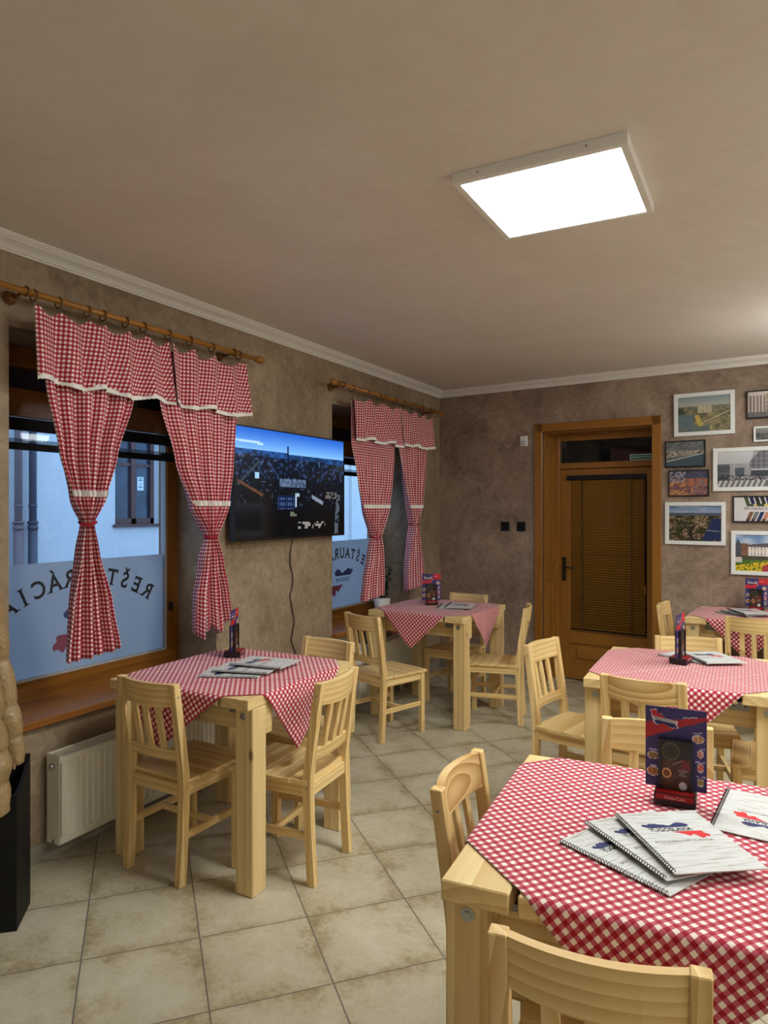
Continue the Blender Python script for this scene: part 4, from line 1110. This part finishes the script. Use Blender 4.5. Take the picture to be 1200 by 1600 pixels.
x, y, a = from_spine(-.389, 1.739, -.176, 1.542); put_menu(menu_a, x, y, a, Z0+.0105, 'spiral menu in the middle of the fan of three')
x, y, a = from_spine(-.324, 1.790, -.162, 1.556); put_menu(menu_a, x, y, a, Z0+.021, 'spiral menu on top of the fan of three, whole emblem and title showing')
put_menu(menu_b, .0, 2.005, 174.5, Z0, 'spiral menu lying upside down beside the blue card stand')
put_menu(menu_a, -2.204, 2.589, 113.6, Z0, 'menu at the bottom of the pile on the lettered window table')
put_menu(menu_a, -2.18, 2.66, 106, Z0+.0105, 'menu in the middle of the pile on the lettered window table')
put_menu(menu_a, -2.150, 2.757, 98, Z0+.021, 'menu on top of the pile on the lettered window table')
put_menu(menu_a, -.325, 3.985, 60, Z0, 'menu underneath, on the table before the door')
put_menu(menu_a, -.238, 3.975, 32, Z0+.0105, 'menu on top, on the table before the door')
put_menu(menu_a, -2.165, 5.135, 15, Z0, 'menu underneath, on the corner table')
put_menu(menu_a, -2.10, 5.15, 12, Z0+.0105, 'menu on top, on the corner table')
for i, (dx, dy, a, l) in enumerate(((-.05, .0, 52, 'menu at the bottom of the pile on the table below the pictures'), (-.025, .0, 40, 'menu in the middle of the pile on the table below the pictures'), (.01, .0, 26, 'menu on top of the pile on the table below the pictures'))):
    put_menu(menu_a, -.105+dx, 5.80+dy, a, Z0+.0105*i, l)

NAVY = (44, 36, 92); CRED = (178, 24, 36)
def p_card(flip):
    def f(u, v):
        n = n1(u*30, v*30); k = n2(u*60, v*60)
        c = mixc(NAVY, (56, 48, 112), n)
        lo, hi = (.46-.30*u, .26-.26*u) if flip else (.30+.10*u, .02+.3*u)
        if flip:
            if .20-.14*u+.02*n < v < .40-.30*u+.02*n: c = mixc(CRED, (150, 18, 30), k)
        else:
            if u > .6 and v < .22-.1*n*0 and v < .30: c = mixc(CRED, (200, 34, 40), k)
            if .24 < v < .36 and u < .5: c = mixc(CRED, (200, 34, 40), k)
        if abs(v-.07-.1*(1-u)) < .006 and .62 < u < .85 and n > .4: c = (196, 196, 220)
        def dish(cx, cy, rx, ry, a, b):
            q = ((u-cx)/rx)**2+((v-cy)/ry)**2
            if q < 1: return mixc(a, b, k) if q < .72 else (224, 220, 214)
        for args in ((.86, .35, .10, .05, (150, 84, 44), (226, 196, 150)), (.13, .62, .10, .05, (70, 58, 40), (176, 150, 70)), (.13, .82, .11, .06, (120, 60, 30), (214, 160, 80)),
                     (.90, .53, .055, .05, (176, 84, 60), (232, 220, 214)), (.90, .70, .055, .06, (190, 50, 40), (236, 190, 170)), (.90, .88, .055, .05, (110, 90, 60), (196, 176, 120))):
            d = dish(*args)
            if d: c = d
        for cx, cy in ((.86, .27), (.13, .55), (.13, .745), (.9, .46), (.9, .63), (.9, .81)):
            if abs(u-cx) < .08 and abs(v-cy) < .012 and k > .45: c = (168, 160, 206)
        return c
    return f
def p_holder(u, v):
    n = n1(u*20, v*24); k = n3(u*50, v*50)
    c = mixc((36, 20, 14), (18, 10, 8), n)
    if v > .38: c = mixc((88, 46, 22), (48, 22, 12), n*.8+.4*abs(u-.4))
    q = math.hypot((u-.34)/1.0, (v-.2)*1.7)
    if q < .3: c = mixc((30, 30, 20), (96, 88, 50), (q > .265)*.9+.5*(k > .72))
    if abs(v-(.46-.3*(u-.4))) < .012 and .4 < u < .8: c = (150, 120, 100)
    if u > .7 and .34 < v < .55 and n > .4: c = (120, 30, 28)
    q = math.hypot(u-.2, (v-.64)*1.6)
    if q < .16: c = mixc((206, 160, 110), (110, 56, 24), (q < .11))
    q = math.hypot(u-.75, (v-.86)*1.6)
    if q < .13: c = (190, 200, 208)
    return c
HOLD = print_mat('holder_print', .4)
LOGOW = flat('logo_white', srgb(226, 226, 230), .5); CARDR = flat('card_red', srgb(176, 22, 36), .5); CARDB = flat('card_blue', srgb(32, 34, 96), .5)
TOPR = flat('stand_red', srgb(150, 14, 22), .3)
def make_stand(flip):
    t = thing('menu_card_stand', 'x', 'card stand', (0, 0, 0), 0, 'menu card stands')
    m = MB(); m.poly([(-.0505, -.04), (.0505, -.04), (.052, .04), (-.052, .04)], 0, .003)
    b = MB().box(-.051, .051, -.042, .042, 0, .032, .003).build('base', BLACK, t)
    m = MB()
    for s in (-1, 1):
        ya, yb = sorted((s*.014, s*.038)); m.box(-.046, .046, ya, yb, .0315, .0335)
        M = Matrix.Translation((0, s*.0415, .0235)) @ (Matrix.Identity(4) if s < 0 else Matrix.Rotation(PI, 4, 'Z'))
        m.merge(MB().box(-.046, .046, -.002, .002, -.0065, .0065).bm, M)
    m.build('red_strip', TOPR, b)
    m = MB()
    for s in (-1, 1):
        M = Matrix.Translation((0, s*.044, .0235)) @ (Matrix.Identity(4) if s < 0 else Matrix.Rotation(PI, 4, 'Z')) @ Matrix.Rotation(PI/2, 4, 'X')
        add_text(m, 'Coca-Cola', .0115, M, 0, 1.0, .0003)
    m.build('lettering', flat('strip_text', srgb(214, 170, 170), .5), b)
    cd = MB().box(-.075, .075, -.0012, .0012, .034, .246).build('card', [flat('card_edge', srgb(60, 52, 110), .5)], t)
    for s in (-1, 1):
        e = bpy.data.objects.new('card_print', None) if False else None
        pm = print_mesh('card_print', .15, .212, 60, 84, p_card(flip), PRINTM, cd, -.0014)
        pm.location = (0, 0, .14)
        if s > 0: pm.rotation_euler = (0, 0, PI)
        blue, red = logo_polys(); k = .052
        M = Matrix.Translation((-.026, -.0016, .212)) @ Matrix.Rotation(PI/2, 4, 'X')
        if s > 0: M = Matrix.Rotation(PI, 4, 'Z') @ M
        if flip: M = M @ Matrix.Rotation(PI, 4, 'Z') @ Matrix.Rotation(math.radians(-8), 4, 'Z')
        def outline(P, g): 
            cx = sum(p[0] for p in P)/len(P); cy = sum(p[1] for p in P)/len(P)
            return [((cx+(p[0]-cx)*(1+g))*k, (cy+(p[1]-cy)*(1+g*2.6))*k) for p in P]
        m = MB(); m.poly(outline(blue, .1), 0, .0003, M).poly(outline(red, .12), 0, .0003, M).box(0, 0, 0, 0, 0, 0)
        m.poly([(-.6*k, -.09*k), (.62*k, -.09*k), (.62*k, .09*k), (-.6*k, .09*k)], 0, .0003, M)
        m.build('emblem_outline', LOGOW, cd)
        m = MB(); m.poly([(p[0]*k, p[1]*k) for p in blue], .0002, .0006, M); m.build('map_emblem', CARDB, cd)
        m = MB(); m.poly([(p[0]*k, p[1]*k) for p in red], .0002, .0006, M); m.build('map_emblem', CARDR, cd)
        m = MB(); add_text(m, 'YUGOSLAVIA', .0105, M @ Matrix.Translation((0, 0, .0006)), 0, .9, .0002); m.build('lettering', INK, cd)
        y_ = s*.0095
        m = MB(); ya, yb = sorted((s*.0016, s*.0155))
        m.box(-.042, -.036, ya, yb, .026, .165).box(.036, .042, ya, yb, .026, .165).box(-.036, .036, ya, yb, .16, .165).box(-.036, .036, *sorted((s*.0016, s*.010)), .026, .16)
        hd = m.build('holder', BLACK, t)
        hp = print_mesh('holder_print', .072, .132, 44, 80, p_holder, HOLD, hd, -.0104); hp.location = (0, 0, .094)
        if s > 0: hp.rotation_euler = (0, 0, PI)
        M2 = Matrix.Translation((.018, -.0106, .07)) @ Matrix.Rotation(PI/2, 4, 'X')
        if s > 0: M2 = Matrix.Rotation(PI, 4, 'Z') @ M2
        m = MB()
        for q, tx in enumerate(('NAJVÄČŠIA', 'CHUŤ', 'ŽIVOTA')): add_text(m, tx, .0058, M2 @ Matrix.Translation((0, .016-.0062*q, 0)), 0, .9, .0001)
        m.build('lettering', flat('holder_text', srgb(190, 180, 172), .5), hd)
    return t
st_f = make_stand(True); st_n = make_stand(False)
for proto, x, y, a, l in ((st_f, -.207, 2.005, 2, 'blue and red menu card stand on the table with fanned menus, biggest card in view'),
                          (st_n, -2.455, 2.885, -64, 'menu card stand seen edge-on on the table under the lettered window'),
                          (st_n, -2.375, 5.20, 28, 'blue and red menu card stand on the corner table'),
                          (st_n, -.372, 3.82, 81, 'menu card stand seen edge-on on the table before the door'),
                          (st_n, -.055, 6.03, -4, 'blue and red menu card stand on the table below the pictures')):
    c = copy_tree(proto) if proto.name in used else proto
    used.add(proto.name); c.location = (x, y, TZ+.0062); c.rotation_euler = (0, 0, math.radians(a)); c['label'] = l

# ------------------------------------------------------------------ black stand and jacket by the window
t = thing('black_stand', 'tall black stand with a curved top edge on the floor before the radiator', 'stand', (-2.492, 1.684, 0), math.atan2(.15, -.134))
# local x along its visible side (0 .. .2), local y away into the corner (0 .. .3)
def rim(x): return .515+.092*(x/.2)**2
m = MB()
def panel(p0, p1, inward):
    P = []
    for i in range(13):
        k = i/12; x = p0[0]+(p1[0]-p0[0])*k; y = p0[1]+(p1[1]-p0[1])*k; P.append((x, y, rim(x)))
    n = len(P); A = [m.bm.verts.new((p[0], p[1], 0)) for p in P]; B = [m.bm.verts.new(p) for p in P]
    C_ = [m.bm.verts.new((p[0]+inward[0], p[1]+inward[1], 0)) for p in P]; D = [m.bm.verts.new((p[0]+inward[0], p[1]+inward[1], p[2])) for p in P]
    for i in range(n-1):
        m.bm.faces.new([A[i], A[i+1], B[i+1], B[i]]); m.bm.faces.new([C_[i], C_[i+1], D[i+1], D[i]]); m.bm.faces.new([B[i], B[i+1], D[i+1], D[i]]); m.bm.faces.new([A[i], A[i+1], C_[i+1], C_[i]])
    for i in (0, n-1): m.bm.faces.new([A[i], B[i], D[i], C_[i]])
panel((0, 0), (.2, 0), (0, .012)); panel((0, .3), (.2, .3), (0, -.012)); panel((0, .012), (0, .288), (.012, 0)); panel((.2, .012), (.2, .288), (-.012, 0))
m.build('side_panels', BLACKM, t)
MB().box(.012, .188, .012, .288, 0, .012).build('bottom', BLACKM, t)

COAT = flat('tan_nylon', srgb(146, 122, 84), .42, noise=.12, nscale=12)
nt_ = COAT.node_tree; tc_ = N(nt_, 'ShaderNodeTexCoord'); nz_ = N(nt_, 'ShaderNodeTexNoise'); nz_.inputs['Scale'].default_value = 24; nz_.inputs['Detail'].default_value = 3; nz_.inputs['Distortion'].default_value = 1.2
nt_.links.new(tc_.outputs['Object'], nz_.inputs['Vector']); bp_ = N(nt_, 'ShaderNodeBump'); bp_.inputs['Strength'].default_value = .5; bp_.inputs['Distance'].default_value = .02
nt_.links.new(nz_.outputs['Fac'], bp_.inputs['Height']); nt_.links.new(bp_.outputs[0], nt_.nodes['Principled BSDF'].inputs['Normal'])
t = thing('puffer_jacket', 'tan quilted puffer jacket sleeve hanging beside the window over the black stand', 'jacket', (-2.46, 1.53, .55))
def puff(m, path, radii, puffs, seg=26, sq=.8, seed=0):
    nz = vnoise(seed+11); path = [Vector(p) for p in path]; n = 90; rings = []
    def at(u):
        q = u*(len(path)-1); i = min(int(q), len(path)-2); f = q-i
        return path[i].lerp(path[i+1], f), radii[i]+(radii[i+1]-radii[i])*f
    for i in range(n+1):
        u = i/n; p, r = at(u); b = abs(math.sin(PI*puffs*u))**.55; end = min(1, (1-u)/.03+.55, u/.02+.6)
        rg = []
        for k in range(seg):
            a = 2*PI*k/seg; rr = r*(.84+.16*b)*end*(1+.10*(nz(3*math.cos(a)+20+u*22, 3*math.sin(a)+20)-.5)+.035*(nz(7*math.cos(a)+30+u*60, 7*math.sin(a)+30)-.5)+.04*math.sin(a*9+u*40)*(1-b))
            rg.append(m.bm.verts.new(p+Vector((rr*math.cos(a), rr*sq*math.sin(a), 0))))
        rings.append(rg)
    for a, b in zip(rings, rings[1:]):
        for k in range(seg):
            f = m.bm.faces.new([a[k], a[(k+1) % seg], b[(k+1) % seg], b[k]]); f.smooth = True
    m.bm.faces.new(rings[0]); m.bm.faces.new(rings[-1])
o0 = Vector((-2.46, 1.53, .55))
m = MB(); puff(m, [Vector(p)-o0 for p in ((-2.53, 1.575, 1.32), (-2.52, 1.592, 1.18), (-2.505, 1.601, 1.045), (-2.48, 1.615, .879), (-2.455, 1.628, .761), (-2.442, 1.634, .655))], [.074, .070, .067, .068, .062, .046], 5, seed=1); m.build('sleeve', COAT, t)
m = MB(); puff(m, [Vector(p)-o0 for p in ((-2.50, 1.47, 1.36), (-2.47, 1.485, 1.10), (-2.44, 1.497, .85), (-2.412, 1.508, .70), (-2.412, 1.508, .52))], [.10, .11, .105, .10, .095], 6, seed=2); m.build('body', COAT, t)
MB().box(.045, .082, .068, .074, .108, .128, .003).build('hem_tab', flat('tab', srgb(196, 160, 132), .6), t)
